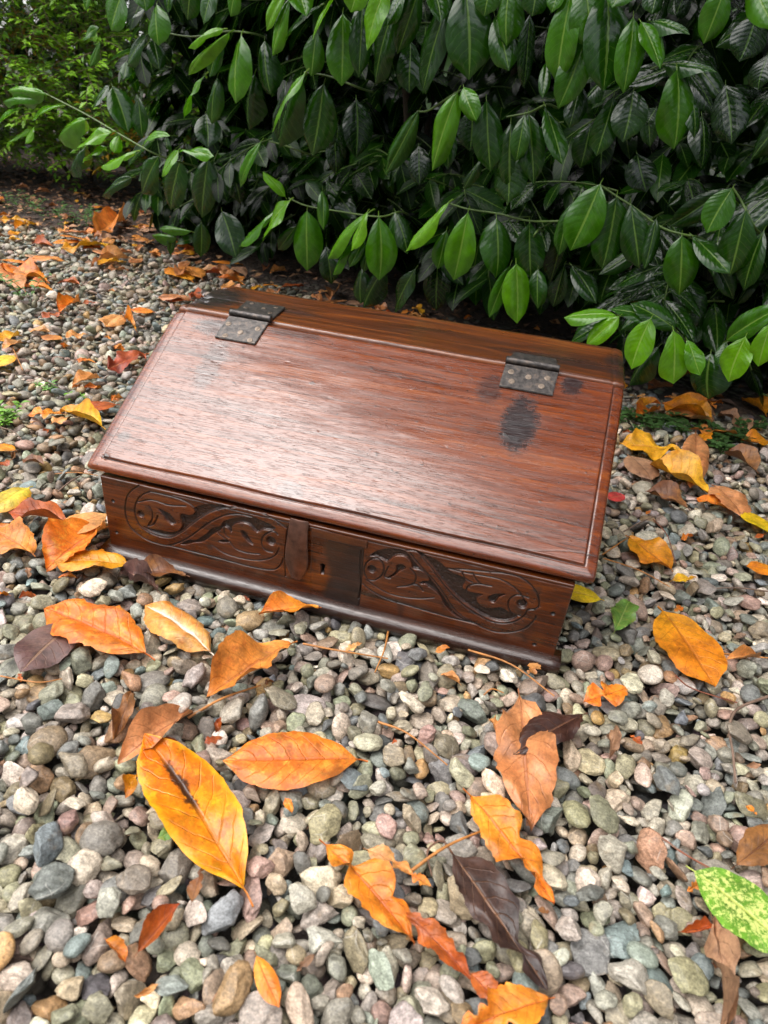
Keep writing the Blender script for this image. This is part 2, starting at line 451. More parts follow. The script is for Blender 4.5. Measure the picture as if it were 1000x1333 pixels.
LAUREL = [(-730,1245,700,-777,1254,619,83,0.6),
(-609,1204,682,-617,1193,599,76,0.6),
(-672,1259,680,-747,1270,634,40,0.3),
(-1016,1258,465,-1182,1293,470,39,0.8),
(-1051,1273,451,-1207,1302,443,35,0.7),
(-950,1238,441,-1105,1291,393,48,0.8),
(-859,1209,419,-1011,1261,364,52,0.8),
(-755,1174,398,-912,1209,343,42,0.9),
(-1141,1311,420,-1294,1358,362,56,0.7),
(-842,1328,497,-790,1306,389,65,0.5),
(-874,1356,496,-942,1353,437,49,0.35),
(-761,1324,476,-752,1311,377,52,0.3),
(-727,1166,389,-731,1140,351,29,0.9),
(-667,1149,359,-806,1182,302,42,0.95),
(-785,1192,359,-892,1208,313,26,0.9),
(-640,1136,380,-528,1070,421,27,0.85),
(-704,1310,337,-796,1330,230,68,0.45),
(-506,1087,381,-560,1083,314,47,0.85),
(-513,1090,377,-370,1009,396,26,0.8),
(-1108,1306,373,-1141,1294,327,32,0.9),
(-1131,1316,365,-1258,1340,312,23,0.85),
(-1058,1456,323,-1161,1489,240,65,0.3),
(-850,1380,263,-995,1409,201,38,0.4),
(-757,1509,307,-738,1487,223,54,0.2),
(-851,1305,596,-894,1308,538,25,0.6),
(-845,1298,630,-916,1312,598,25,0.6),
(-680,1261,621,-754,1264,554,48,0.4),
(-764,1291,558,-770,1273,517,29,0.5),
(-666,1273,615,-643,1243,551,40,0.25),
(-358,1084,633,-501,1120,548,22,0.95),
(-371,1088,640,-473,1099,606,18,0.95),
(-334,1097,630,-365,1094,497,83,0.75),
(-411,1158,619,-456,1163,542,37,0.45),
(-438,1175,544,-465,1168,442,46,0.5),
(-457,1149,548,-544,1171,452,15,0.8),
(-508,1240,459,-487,1209,383,61,0.25),
(-285,1123,625,-263,1097,521,54,0.35),
(-328,1154,559,-363,1168,438,49,0.3),
(-329,1085,726,-356,1086,663,34,0.7),
(-180,1012,717,-245,1027,639,32,0.9),
(-181,1025,700,-229,1023,596,36,0.8),
(-122,1037,691,-228,1062,616,66,0.5),
(-44,957,715,-109,966,627,49,0.95),
(-55,1000,675,-48,995,550,64,0.65),
(-124,1035,645,-136,1025,564,43,0.6),
(-148,1029,569,-247,1060,447,49,0.85),
(-177,1083,560,-262,1115,416,47,0.45),
(-116,1068,550,-145,1073,405,71,0.4),
(-311,1310,542,-338,1312,413,49,0.15),
(-301,1124,418,-373,1132,309,35,0.7),
(-522,1263,350,-549,1267,192,70,0.25),
(-159,1268,460,-145,1244,357,48,0.12),
(58,924,724,24,920,614,44,0.9),
(-17,1008,700,-4,988,570,44,0.4),
(54,990,688,11,996,560,54,0.35),
(109,965,720,79,974,612,42,0.35),
(176,948,710,131,955,550,51,0.3),
(52,1161,650,72,1134,552,52,0.2),
(208,918,725,240,894,583,92,0.45),
(295,875,729,304,858,637,46,0.55),
(274,895,681,314,863,600,45,0.5),
(130,974,519,60,998,393,40,0.5),
(219,903,558,175,908,417,46,0.8),
(230,903,568,262,872,513,36,0.75),
(276,926,550,303,914,428,55,0.4),
(218,1121,527,222,1115,448,59,0.15),
(196,971,517,216,945,422,32,0.3),
(-91,1233,525,-73,1210,401,69,0.1),
(-147,1262,470,-153,1266,349,44,0.12),
(89,1181,444,111,1153,364,48,0.1),
(279,952,449,245,949,388,23,0.3),
(406,821,718,402,824,586,55,0.7),
(429,822,722,452,805,639,59,0.6),
(444,833,651,423,825,547,49,0.55),
(383,866,618,391,837,562,19,0.5),
(318,1057,702,327,1057,577,34,0.12),
(357,889,534,355,874,454,33,0.5),
(363,903,535,399,891,417,45,0.35),
(395,872,551,448,836,463,40,0.5),
(330,923,516,356,912,379,65,0.3),
(450,873,588,441,852,521,37,0.25),
(513,842,575,511,821,481,41,0.35),
(481,1026,529,474,1014,447,48,0.2),
(464,826,721,503,797,582,77,0.45),
(515,792,683,532,780,580,43,0.65),
(528,783,677,576,757,617,35,0.7),
(542,798,682,601,750,668,29,0.5),
(580,799,626,657,755,624,32,0.45),
(603,776,618,629,764,507,61,0.6),
(634,796,589,658,772,527,31,0.35),
(543,835,585,547,817,507,54,0.3),
(492,1009,608,454,1010,566,46,0.2),
(637,747,723,624,746,653,38,0.6),
(663,721,730,706,680,669,38,0.75),
(714,913,709,705,904,643,53,0.1),
(701,933,609,734,900,518,56,0.1),
(679,949,560,702,919,478,43,0.15),
(583,996,485,615,970,420,56,0.1),
(750,908,657,751,890,606,40,0.1),
(580,984,564,599,960,501,30,0.2),
(-216,1090,306,-261,1068,363,27,0.9),
(-207,1088,300,-300,1110,191,67,0.9),
(-263,1130,262,-379,1161,155,62,0.75),
(-165,1103,277,-169,1099,129,69,0.65),
(-118,1088,332,-105,1060,248,26,0.55),
(-212,1149,229,-269,1153,161,33,0.45),
(-186,1298,330,-76,1244,262,50,0.2),
(26,1007,310,-91,1041,192,41,0.85),
(26,997,309,-10,1003,219,40,0.95),
(0,1042,252,-83,1066,147,34,0.7),
(8,1051,242,-23,1037,172,26,0.6),
(52,1010,301,69,999,160,69,0.75),
(15,1060,233,9,1047,162,27,0.5),
(-625,1292,336,-686,1321,189,81,0.35),
(-534,1422,345,-505,1406,224,64,0.15),
(-489,1272,219,-432,1241,106,75,0.25),
(-576,1305,174,-584,1308,74,46,0.3),
(-684,1325,158,-694,1315,63,24,0.5),
(-594,1272,155,-712,1286,153,23,0.7),
(-660,1301,121,-764,1322,120,21,0.7),
(-189,1327,156,-165,1306,56,54,0.2),
(-15,1110,156,-16,1098,70,52,0.25),
(227,916,360,140,935,247,37,0.95),
(270,918,346,255,924,200,60,0.8),
(222,964,299,211,950,217,38,0.6),
(332,929,341,352,908,225,63,0.5),
(392,882,266,414,877,144,56,0.85),
(402,925,342,424,916,234,59,0.3),
(437,910,256,448,888,179,36,0.45),
(378,921,254,351,913,137,30,0.55),
(80,1046,312,123,1022,227,47,0.3),
(140,1049,189,94,1059,71,46,0.25),
(54,1083,171,-3,1093,60,55,0.25),
(167,1194,186,185,1184,61,73,0.08),
(334,930,463,349,915,373,66,0.3),
(479,867,397,469,864,295,34,0.5),
(469,1061,333,463,1061,197,46,0.2),
(523,834,435,497,835,312,68,0.6),
(558,840,417,560,838,287,65,0.45),
(587,842,408,626,821,299,50,0.35),
(638,832,389,638,813,302,26,0.3),
(686,791,371,706,784,267,54,0.55),
(703,789,375,775,743,328,41,0.5),
(738,758,459,715,746,387,45,0.55),
(771,761,428,774,755,318,54,0.45),
(808,763,399,804,760,298,46,0.35),
(757,939,445,675,949,365,39,0.2),
(505,903,275,575,866,219,45,0.25),
(488,1069,243,483,1066,145,54,0.2),
(669,839,309,596,848,257,39,0.25),
(736,975,270,789,942,165,69,0.15),
(609,779,219,511,799,201,43,0.85),
(613,767,219,567,772,148,36,0.95),
(610,824,201,531,839,139,35,0.45),
(703,782,220,591,787,231,33,0.5),
(723,782,208,631,784,247,41,0.45),
(669,751,227,654,737,130,50,0.9),
(714,736,216,748,719,123,55,0.9),
(742,739,203,782,709,152,32,0.8),
(705,811,163,666,810,75,38,0.3),
(796,771,176,812,744,94,68,0.35),
(806,735,213,856,678,297,41,0.6),
(824,688,236,824,680,153,49,0.95),
(852,678,268,861,668,193,35,0.9),
(809,745,208,806,726,169,20,0.5),
(596,978,565,589,965,539,30,0.2),
(88,956,724,50,947,661,39,0.5),
(137,937,730,175,899,670,40,0.5),
(343,873,732,340,862,682,40,0.4),
(390,834,734,376,825,686,39,0.6),
(495,796,734,482,775,692,42,0.6),
(543,801,732,542,778,690,29,0.4),
(-180,1030,732,-128,989,667,48,0.7),
(-4,951,730,-21,943,675,45,0.85),
(258,892,735,252,885,679,47,0.5),
(-491,1175,729,-517,1174,655,47,0.4),
(-412,1137,721,-447,1129,647,43,0.5),
(-556,1199,725,-580,1195,668,48,0.4),
(-657,1213,733,-635,1192,669,49,0.6),
(-834,1279,726,-871,1277,664,36,0.6)]
TWIGS = [[(-1028,1273,464),(-866,1221,428),(-721,1174,389),(-593,1133,358),(-598,1310,324),(-765,1677,275)],[(209,1015,348),(257,998,343),(330,971,345),(400,947,342),(486,913,356),(512,1208,314)],[(386,966,250),(409,951,293),(420,942,326),(433,1242,279)],[(523,888,430),(560,877,414),(595,867,400),(651,851,374),(691,837,368),(713,829,368),(780,1109,328)],[(-250,1190,289),(-190,1170,279),(-92,1134,282),(30,1089,289),(85,1066,309),(38,1389,257)],[(618,892,191),(688,865,196),(736,850,186),(762,843,172),(839,1125,95)],[(-665,1285,632),(-536,1240,624),(-414,1194,639),(-331,1164,637),(-457,1506,648)],[(-185,1122,570),(-112,1096,566),(-29,1068,549),(-99,1393,544)],[(317,947,525),(363,929,537),(393,915,552),(399,1212,548)],[(115,1022,517),(146,1010,523),(212,979,562),(185,1287,560)],[(563,844,618),(583,835,626),(614,824,623),(659,1104,634)],[(746,803,456),(766,799,437),(805,792,395),(887,1065,361)],[(826,817,189),(855,802,219),(887,785,253),(987,1056,192)],[(-306,1190,416),(-261,1174,413),(-184,1148,402),(-280,1486,367)]]
FALLEN = [(363, -353, 9, 213, -257, 11, 61, 'gold', 'flat', 10, 'large golden yellow and orange leaf with a brown stain along its midrib'),
(410, -209, 8, 291, -247, 10, 56, 'orange', 'smooth', 8, 'smooth plain orange leaf lying flat right of the large golden leaf'),
(238, -209, 6, 202, -283, 8, 31, 'tan', 'curl', 5, 'pale tan leaf tucked behind the top of the large golden leaf'),
(291, -86, 8, 237, -185, 10, 49, 'orangetan', 'curl', 9, 'orange-tan leaf with a curled end below the front left of the chest'),
(152, -157, 9, 4, -126, 11, 61, 'orange', 'fold', 10, 'broad orange leaf with a brown crease overlapping a purple-brown leaf'),
(51, -140, 6, 53, -225, 8, 53, 'mauve', 'flat', 4, 'purple-brown faded leaf with a yellow-green edge under a broad orange leaf'),
(215, -130, 8, 106, -86, 10, 49, 'pale', 'fold', 9, 'orange leaf with a wide pale streak along its middle'),
(298, -15, 7, 235, -50, 9, 28, 'orange', 'curl', 6, 'small orange leaf peeping out under the front edge of the chest'),
(49, -32, 12, -40, -56, 14, 46, 'yellow', 'fold', 16, 'yellow-orange leaf whose tip reaches the left end of the base moulding'),
(-31, 34, 8, -47, -70, 10, 65, 'orange', 'curl', 8, "orange leaf folded beneath the yellow-orange one by the chest's left end"),
(-44, 56, 13, -74, -6, 15, 43, 'paleorange', 'smooth', 18, 'pale orange leaf leaning on the left side of the chest'),
(-83, 23, 10, -170, 9, 12, 34, 'rust', 'curl', 12, 'narrow rust-coloured leaf curled left of the pale orange leaf'),
(-79, -52, 8, -167, -20, 10, 48, 'orangetan', 'wave', 8, 'orange-tan leaf with a small dark hole at the left edge of the gravel'),
(-191, 79, 9, -193, 1, 11, 48, 'lemon', 'fold', 10, 'lemon yellow leaf with orange rim entering from the left edge'),
(120, -18, 6, 57, -32, 8, 30, 'brown', 'curl', 5, 'brown leaf with an orange tip under the front left base moulding'),
(104, -55, 7, 40, -40, 9, 31, 'mauve', 'crumple', 6, 'crumpled purple-grey dry leaf below the front left base moulding'),
(712, 137, 10, 767, 19, 12, 75, 'amber', 'flat', 12, 'deep amber leaf with two yellow spots right of the chest'),
(633, 122, 16, 581, 123, 18, 32, 'pureyellow', 'smooth', 24, 'bright yellow leaf sticking out beneath the right end of the chest'),
(664, -21, 9, 616, -57, 11, 33, 'orange', 'torn', 10, 'small orange leaf with a yellow stalk right of the dark brown leaf'),
(616, -81, 13, 555, -157, 15, 36, 'darkbrown', 'fold', 18, 'dark brown leaf lying across the long tan leaf'),
(550, -75, 9, 582, -226, 11, 54, 'tan', 'wave', 10, 'long tan leaf with a waisted outline under the dark brown leaf'),
(519, -213, 11, 603, -283, 13, 39, 'orange', 'torn', 14, 'torn bright orange leaf pointing to the lower right under the tan leaf'),
(514, -271, 9, 601, -348, 11, 37, 'umber', 'torn', 10, 'large dark purple-brown leaf near the bottom of the picture'),
(412, -299, 9, 501, -349, 11, 34, 'orange', 'torn', 10, 'ragged orange leaf left of the large dark purple-brown leaf'),
(489, -332, 10, 546, -359, 12, 20, 'rust', 'torn', 13, 'rust-red torn piece joined to the ragged orange leaf'),
(445, -291, 7, 486, -300, 9, 17, 'paleorange', 'torn', 6, 'small pale orange scrap above the ragged orange leaf'),
(393, -394, 8, 422, -419, 10, 14, 'orange', 'smooth', 9, 'small pointed orange leaf between pebbles near the bottom edge'),
(312, -418, 8, 323, -379, 10, 15, 'rust', 'curl', 8, 'small rust leaf curled on its edge with a yellow tip'),
(600, -357, 11, 545, -398, 13, 34, 'orange', 'torn', 14, 'bright orange leaf cut off by the bottom edge of the picture'),
(544, -356, 7, 575, -372, 9, 17, 'rust', 'torn', 7, 'dark red-orange scrap beside the leaf at the bottom edge'),
(713, -222, 11, 783, -261, 13, 50, 'variegated', 'flat', 14, 'green leaf spotted with yellow at the right edge'),
(750, -203, 10, 806, -145, 12, 29, 'brown', 'fold', 12, 'brown and yellow leaf above the spotted green leaf'),
(698, -276, 7, 727, -262, 9, 10, 'rust', 'crumple', 6, 'small crumpled rust-red leaf left of the spotted green leaf'),
(725, -256, 8, 724, -338, 10, 15, 'drytan', 'crumple', 8, 'long shrivelled tan leaf at the lower right corner'),
(652, 76, 9, 673, 145, 11, 29, 'green', 'torn', 10, 'torn green leaf piece with a reddish stalk right of the chest'),
(780, 666, 10, 666, 643, 12, 73, 'amberyellow', 'wave', 12, 'glossy yellow-orange leaf right of the chest under a tan leaf'),
(819, 763, 15, 782, 517, 17, 48, 'tan', 'smooth', 22, 'upright oval tan leaf lying over a yellow-orange leaf'),
(683, 601, 9, 722, 519, 11, 56, 'drytan', 'smooth', 10, "dull pinkish tan leaf close to the chest's right edge"),
(813, 508, 11, 722, 585, 13, 69, 'amberyellow', 'curl', 14, 'curled yellow leaf below the upright oval tan leaf'),
(862, 856, 9, 761, 919, 11, 74, 'amber', 'curl', 10, 'amber leaf in the weeds behind the right of the chest'),
(865, 854, 7, 772, 873, 9, 59, 'paleorange', 'curl', 6, 'pale orange leaf beside the amber leaf in the weeds'),
(915, 644, 8, 869, 708, 10, 48, 'brown', 'curl', 8, 'narrow brown leaf right of the oval tan leaf'),
(826, 535, 12, 859, 443, 14, 61, 'tan', 'fold', 16, 'tan leaf with a small hole right of the chest'),
(839, 467, 7, 791, 485, 9, 32, 'orange', 'curl', 6, 'small orange leaf peeping out under the holed tan leaf'),
(904, 406, 10, 861, 468, 12, 47, 'pureyellow', 'smooth', 12, 'bright yellow leaf at the right edge'),
(772, 441, 8, 709, 475, 10, 44, 'brown', 'curl', 8, 'brown-orange leaf lying edge up left of the holed tan leaf'),
(675, 303, 10, 733, 235, 12, 55, 'amber', 'wave', 12, 'crinkled amber leaf with its stalk towards the chest'),
(883, 298, 8, 840, 293, 10, 27, 'amber', 'smooth', 9, 'amber leaf half out of the right edge'),
(671, 437, 9, 646, 407, 11, 24, 'pink', 'smooth', 10, "small pink-red leaf touching the chest's right side"),
(976, 792, 8, 910, 787, 10, 41, 'amber', 'curl', 8, 'orange leaf at the right edge in front of the weeds'),
(934, 844, 8, 897, 934, 10, 61, 'drytan', 'wave', 8, 'dry brown oak-like leaf among the weeds'),
(990, 964, 9, 959, 1041, 11, 51, 'amber', 'curl', 10, 'orange leaf standing up at the right behind the weeds'),
(754, 877, 7, 701, 809, 9, 40, 'orange', 'curl', 7, "narrow orange leaf in the weeds by the chest's back right corner"),
(742, 918, 7, 712, 942, 9, 24, 'paleorange', 'torn', 7, "pale ragged leaf by the chest's back right corner"),
(911, 1027, 7, 847, 1029, 9, 40, 'brown', 'curl', 6, 'brown leaf beneath the lowest laurel shoot'),
(781, 74, 6, 824, 95, 8, 12, 'paleorange', 'curl', 5, 'thin strip of orange leaf at the right'),
(794, 1073, 6, 736, 1010, 8, 53, 'brown', 'curl', 5, 'brown leaf under the laurel shoot by the chest corner'),
(730, 215, 7, 764, 237, 9, 15, 'yellow', 'torn', 6, 'tiny yellow-orange leaf piece right of the chest'),
(-1067, 1533, 12, -1153, 1383, 14, 75, 'amberyellow', 'wave', 16, 'large yellow leaf in the drift at the left back'),
(-892, 1409, 8, -987, 1351, 10, 69, 'paleorange', 'curl', 8, 'narrow pale orange leaf just below the large yellow drift leaf'),
(-1287, 1948, 15, -1219, 1673, 17, 75, 'orangetan', 'curl', 22, "orange-brown leaf raised on the drift close to the laurel's lowest leaves"),
(-922, 1027, 11, -1105, 1084, 13, 75, 'orange', 'wave', 14, 'vivid orange leaf over a tan one at the left of the gravel'),
(-927, 941, 7, -1199, 1134, 9, 75, 'tan', 'smooth', 6, 'large tan leaf at the left edge of the gravel under the vivid orange leaf'),
(-856, 968, 7, -935, 963, 9, 49, 'orange', 'curl', 7, 'slim orange leaf beside the little green sprout'),
(-833, 1055, 7, -895, 1043, 9, 39, 'rust', 'curl', 7, 'slim rust leaf behind the little green sprout'),
(-728, 914, 8, -720, 817, 10, 40, 'orange', 'curl', 8, 'small orange leaf on edge beside a mauve-grey leaf'),
(-698, 814, 6, -721, 776, 8, 28, 'mauve', 'smooth', 5, 'mauve-grey leaf among the far left pebbles'),
(-702, 808, 7, -712, 748, 9, 38, 'rust', 'torn', 7, 'torn rust leaf below the mauve-grey leaf'),
(-520, 933, 7, -579, 919, 9, 38, 'orange', 'smooth', 7, 'small orange leaf far left behind the chest'),
(-570, 865, 8, -549, 772, 10, 59, 'paleorange', 'fold', 9, 'pale orange leaf paired with a thin bent one on the left gravel'),
(-474, 783, 8, -563, 869, 10, 17, 'amber', 'curl', 9, 'thin bent amber leaf on the left gravel'),
(-625, 670, 7, -669, 656, 9, 29, 'paleorange', 'curl', 6, 'thin pale leaf above a tan one on the left gravel'),
(-574, 647, 7, -623, 636, 9, 32, 'orangetan', 'smooth', 7, 'dull orange-tan leaf on the left gravel'),
(-550, 700, 7, -571, 655, 9, 31, 'paleorange', 'torn', 7, 'pale torn square leaf on the left gravel'),
(-663, 617, 8, -671, 557, 10, 38, 'amberyellow', 'curl', 8, 'yellow leaf at the left edge, second from the sprout'),
(-631, 584, 7, -641, 536, 9, 30, 'paleorange', 'curl', 6, 'thin pale leaf just under the yellow one at the left edge'),
(-587, 509, 8, -573, 438, 10, 45, 'lemon', 'smooth', 8, 'pale yellow leaf at the left edge of the gravel'),
(-422, 553, 8, -462, 540, 10, 26, 'orange', 'torn', 8, 'small two-toned orange scrap left of the red leaf'),
(-358, 644, 10, -378, 529, 12, 54, 'red', 'wave', 12, "crimson-brown leaf touching the lid's left edge"),
(-363, 486, 7, -391, 438, 9, 35, 'paleorange', 'curl', 7, 'pale orange leaf below the two-toned scrap'),
(-255, 386, 9, -304, 341, 11, 41, 'rust', 'smooth', 10, "rust-orange leaf pressed to the chest's left edge"),
(-315, 312, 8, -364, 283, 10, 36, 'orange', 'torn', 8, 'torn orange leaf beside a pale one left of the chest'),
(-221, 294, 11, -330, 330, 13, 37, 'yellow', 'curl', 14, 'bright yellow leaf with curled rim left of the chest'),
(-298, 306, 6, -308, 271, 8, 23, 'paleorange', 'torn', 5, 'pale ragged leaf beneath the bright yellow curled leaf'),
(-599, 1269, 9, -757, 1388, 11, 75, 'amber', 'smooth', 10, 'amber leaf standing out at the front of the drift behind the chest'),
(-595, 1319, 9, -714, 1434, 11, 73, 'orangetan', 'smooth', 10, 'orange-tan leaf beside the amber one at the drift front'),
(-289, 165, 8, -328, 166, 10, 24, 'amber', 'smooth', 8, 'small amber leaf at the left edge, mid height'),
(-275, 138, 7, -273, 102, 9, 23, 'rust', 'torn', 7, 'rust scrap at the left edge, mid height'),
(-221, 147, 7, -259, 143, 9, 21, 'brown', 'curl', 6, 'brown curled leaf between pebbles at the left'),
(169, -209, 7, 187, -262, 9, 23, 'brown', 'crumple', 7, 'shrivelled brown leaf standing left of the pale tan leaf'),
(650, -83, 8, 642, -128, 10, 14, 'drytan', 'crumple', 8, 'dry shrivelled tan leaf with a dark stalk right of the dark brown leaf'),
(503, -303, 6, 483, -301, 8, 10, 'orangetan', 'torn', 4, 'tiny orange-tan scrap above the rust-red piece'),
(770, -134, 6, 778, -142, 8, 7, 'orange', 'torn', 5, 'tiny orange scrap near the right edge'),
(666, -86, 6, 677, -96, 8, 9, 'rust', 'torn', 4, 'tiny rust scrap between pebbles on the right'),
(353, -75, 6, 366, -56, 8, 10, 'paleorange', 'torn', 4, 'tiny pale scrap below the middle of the chest'),
(228, -289, 5, 233, -313, 7, 15, 'amber', 'crumple', 3, 'amber leaf end showing under the large golden leaf'),
(280, -228, 6, 268, -241, 8, 11, 'rust', 'torn', 5, 'small rust scrap beside the plain orange leaf'),
(373, -279, 5, 362, -268, 7, 7, 'orange', 'torn', 3, 'tiny orange point below the plain orange leaf'),
(565, -16, 7, 557, -39, 9, 14, 'paleorange', 'torn', 6, 'pale orange scrap at the front right foot of the chest')]
STALKS = [([(303, -78, 6), (345, -78, 6), (401, -66, 6)], 1.6, 'amberstem', 'thin orange stalk lying just below the front of the chest'),
([(389, -23, 6), (394, -59, 6), (393, -92, 6)], 1.4, 'amberstem', 'short orange stalk crossing the one below the chest'),
([(485, -19, 6), (536, -29, 6), (587, -56, 6)], 1.6, 'amberstem', "orange stalk running from the chest's base to its right front foot"),
([(415, -156, 6), (448, -163, 6), (493, -183, 6)], 1.5, 'amberstem', 'orange stalk on the gravel above the ragged orange leaf'),
([(483, -297, 6), (508, -267, 6), (541, -235, 6)], 1.9, 'amberstem', 'long orange stalk between two torn orange leaves'),
([(515, -269, 6), (504, -263, 6), (494, -276, 6), (502, -293, 6)], 1.3, 'brownstem', 'curled brown stalk of the large dark leaf'),
([(236, -216, 6), (258, -185, 6), (285, -152, 6)], 1.9, 'amberstem', 'tan stalk rising right from the pale tan leaf'),
([(825, 33, 6), (783, -6, 6), (769, -38, 6), (767, -75, 6), (766, -108, 6)], 2.2, 'barkstem', 'crooked grey-brown twig at the right side'),
([(688, -192, 6), (708, -206, 6), (736, -211, 6)], 1.3, 'rededstem', 'thin reddish stalk above the spotted green leaf'),
([(734, -213, 6), (702, -203, 6), (683, -192, 6)], 1.0, 'barkstem', 'thin dark stalk beside the reddish one at the right'),
([(639, 239, 6), (686, 223, 6), (728, 205, 6)], 1.4, 'amberstem', 'orange stalk right of the chest under the crinkled amber leaf'),
([(637, 248, 6), (668, 295, 6), (678, 312, 6)], 1.4, 'amberstem', 'short orange stalk joining the crinkled amber leaf'),
([(669, 327, 6), (701, 368, 6), (737, 416, 6)], 1.3, 'barkstem', 'brown straw right of the chest, above the crinkled leaf'),
([(716, 385, 6), (733, 336, 6), (741, 267, 6)], 1.1, 'rededstem', 'reddish straw crossing the gravel right of the chest'),
([(780, 87, 6), (839, 101, 6)], 1.4, 'amberstem', 'straight orange stalk reaching the right edge'),
([(-554, 421, 6), (-475, 435, 6), (-421, 418, 6), (-370, 401, 6)], 1.5, 'barkstem', 'pale brown stem crossing the left gravel'),
([(-632, 557, 6), (-565, 496, 6), (-522, 458, 6)], 1.6, 'amberstem', 'short straw at the left edge of the gravel'),
([(-376, 230, 6), (-334, 217, 6), (-292, 192, 6)], 1.3, 'barkstem', 'thin straw at the left edge, mid height'),
([(-153, 92, 6), (-151, 117, 6), (-153, 145, 6)], 1.6, 'barkstem', "dry straw pointing at the lid's left corner"),
([(-193, 132, 6), (-161, 144, 6), (-131, 155, 6)], 1.2, 'amberstem', "fine straw passing under the lid's left corner"),
([(32, -233, 6), (75, -230, 6), (91, -215, 6)], 1.0, 'amberstem', 'fine orange thread-like stalk at the left edge'),
([(862, 248, 6), (820, 234, 6), (783, 223, 6)], 1.3, 'barkstem', 'thin twig at the right edge below the amber leaf'),
([(721, 26, 6), (736, 7, 6), (785, 7, 6)], 1.2, 'rededstem', 'reddish twig below the deep amber leaf'),
([(513, -82, 6), (520, -74, 6), (533, -71, 6)], 1.2, 'amberstem', "tiny stalk left of the chest's right foot")]
CARVE_RECESS = [[(52.8,54.8),(62.6,53.1),(76.9,54.5),(91.1,55.2),(104.2,61.0),(109.3,72.0),(107.4,81.8),(110.6,87.6),(122.9,88.7),(128.7,94.5),(127.8,100.0),(141.7,108.6),(163.1,114.0),(172.2,112.6),(157.4,105.2),(143.6,95.4),(129.2,82.4),(114.3,66.7),(100.8,54.1),(88.9,47.2),(73.1,45.5),(59.3,49.2)],[(76.2,87.7),(83.0,86.5),(92.4,83.9),(97.5,79.3),(102.3,71.6),(95.0,66.7),(88.4,71.0),(84.3,77.4)],[(127.1,52.6),(141.7,65.6),(150.4,76.2),(161.5,82.6),(168.7,92.6),(186.1,102.0),(209.5,106.0),(224.9,103.5),(235.1,99.0),(229.9,93.4),(219.6,92.1),(211.7,85.7),(206.6,88.7),(200.2,94.2),(188.4,94.0),(179.0,87.2),(177.2,76.5),(172.1,81.9),(166.9,82.6),(161.1,75.2),(149.8,64.8),(138.1,52.6),(123.9,47.2),(112.3,40.9),(103.8,40.2),(118.6,51.0)],[(189.4,84.1),(196.0,83.0),(201.0,75.5),(206.1,66.5),(199.5,67.7),(191.8,76.0)],[(157.6,59.4),(166.0,63.7),(174.0,62.3),(164.3,58.2)],[(406.3,113.0),(419.1,110.0),(434.6,105.4),(443.0,98.7),(450.9,94.9),(461.1,93.3),(466.9,87.4),(464.7,77.4),(476.3,74.7),(488.6,75.3),(482.4,67.1),(487.5,59.1),(498.9,57.9),(510.4,63.1),(522.2,58.9),(531.5,55.4),(523.3,46.3),(509.2,41.8),(493.6,44.9),(480.1,50.4),(463.5,59.7),(449.2,71.2),(437.5,83.3),(425.9,95.3),(414.6,105.7)],[(493.8,73.7),(502.4,80.4),(514.0,83.6),(506.8,76.2),(503.5,67.3),(497.4,67.0)],[(352.1,91.3),(361.6,101.5),(376.4,108.6),(391.5,109.8),(398.3,105.7),(408.3,94.9),(423.7,82.4),(435.4,70.2),(446.0,57.5),(456.9,43.7),(469.7,34.7),(485.8,30.2),(475.4,30.9),(459.3,35.6),(447.5,46.7),(438.0,59.9),(425.6,67.3),(416.0,72.3),(424.5,76.4),(422.5,82.0),(414.3,87.4),(404.1,87.5),(400.6,95.7),(392.4,101.0),(382.5,98.2),(374.4,88.3),(367.8,89.5),(357.3,91.2)],[(384.9,86.7),(392.3,90.3),(396.6,85.4),(389.6,78.7),(383.8,70.7),(375.2,65.0),(384.5,77.2)],[(413.7,70.0),(424.7,74.9),(419.0,68.5)]]
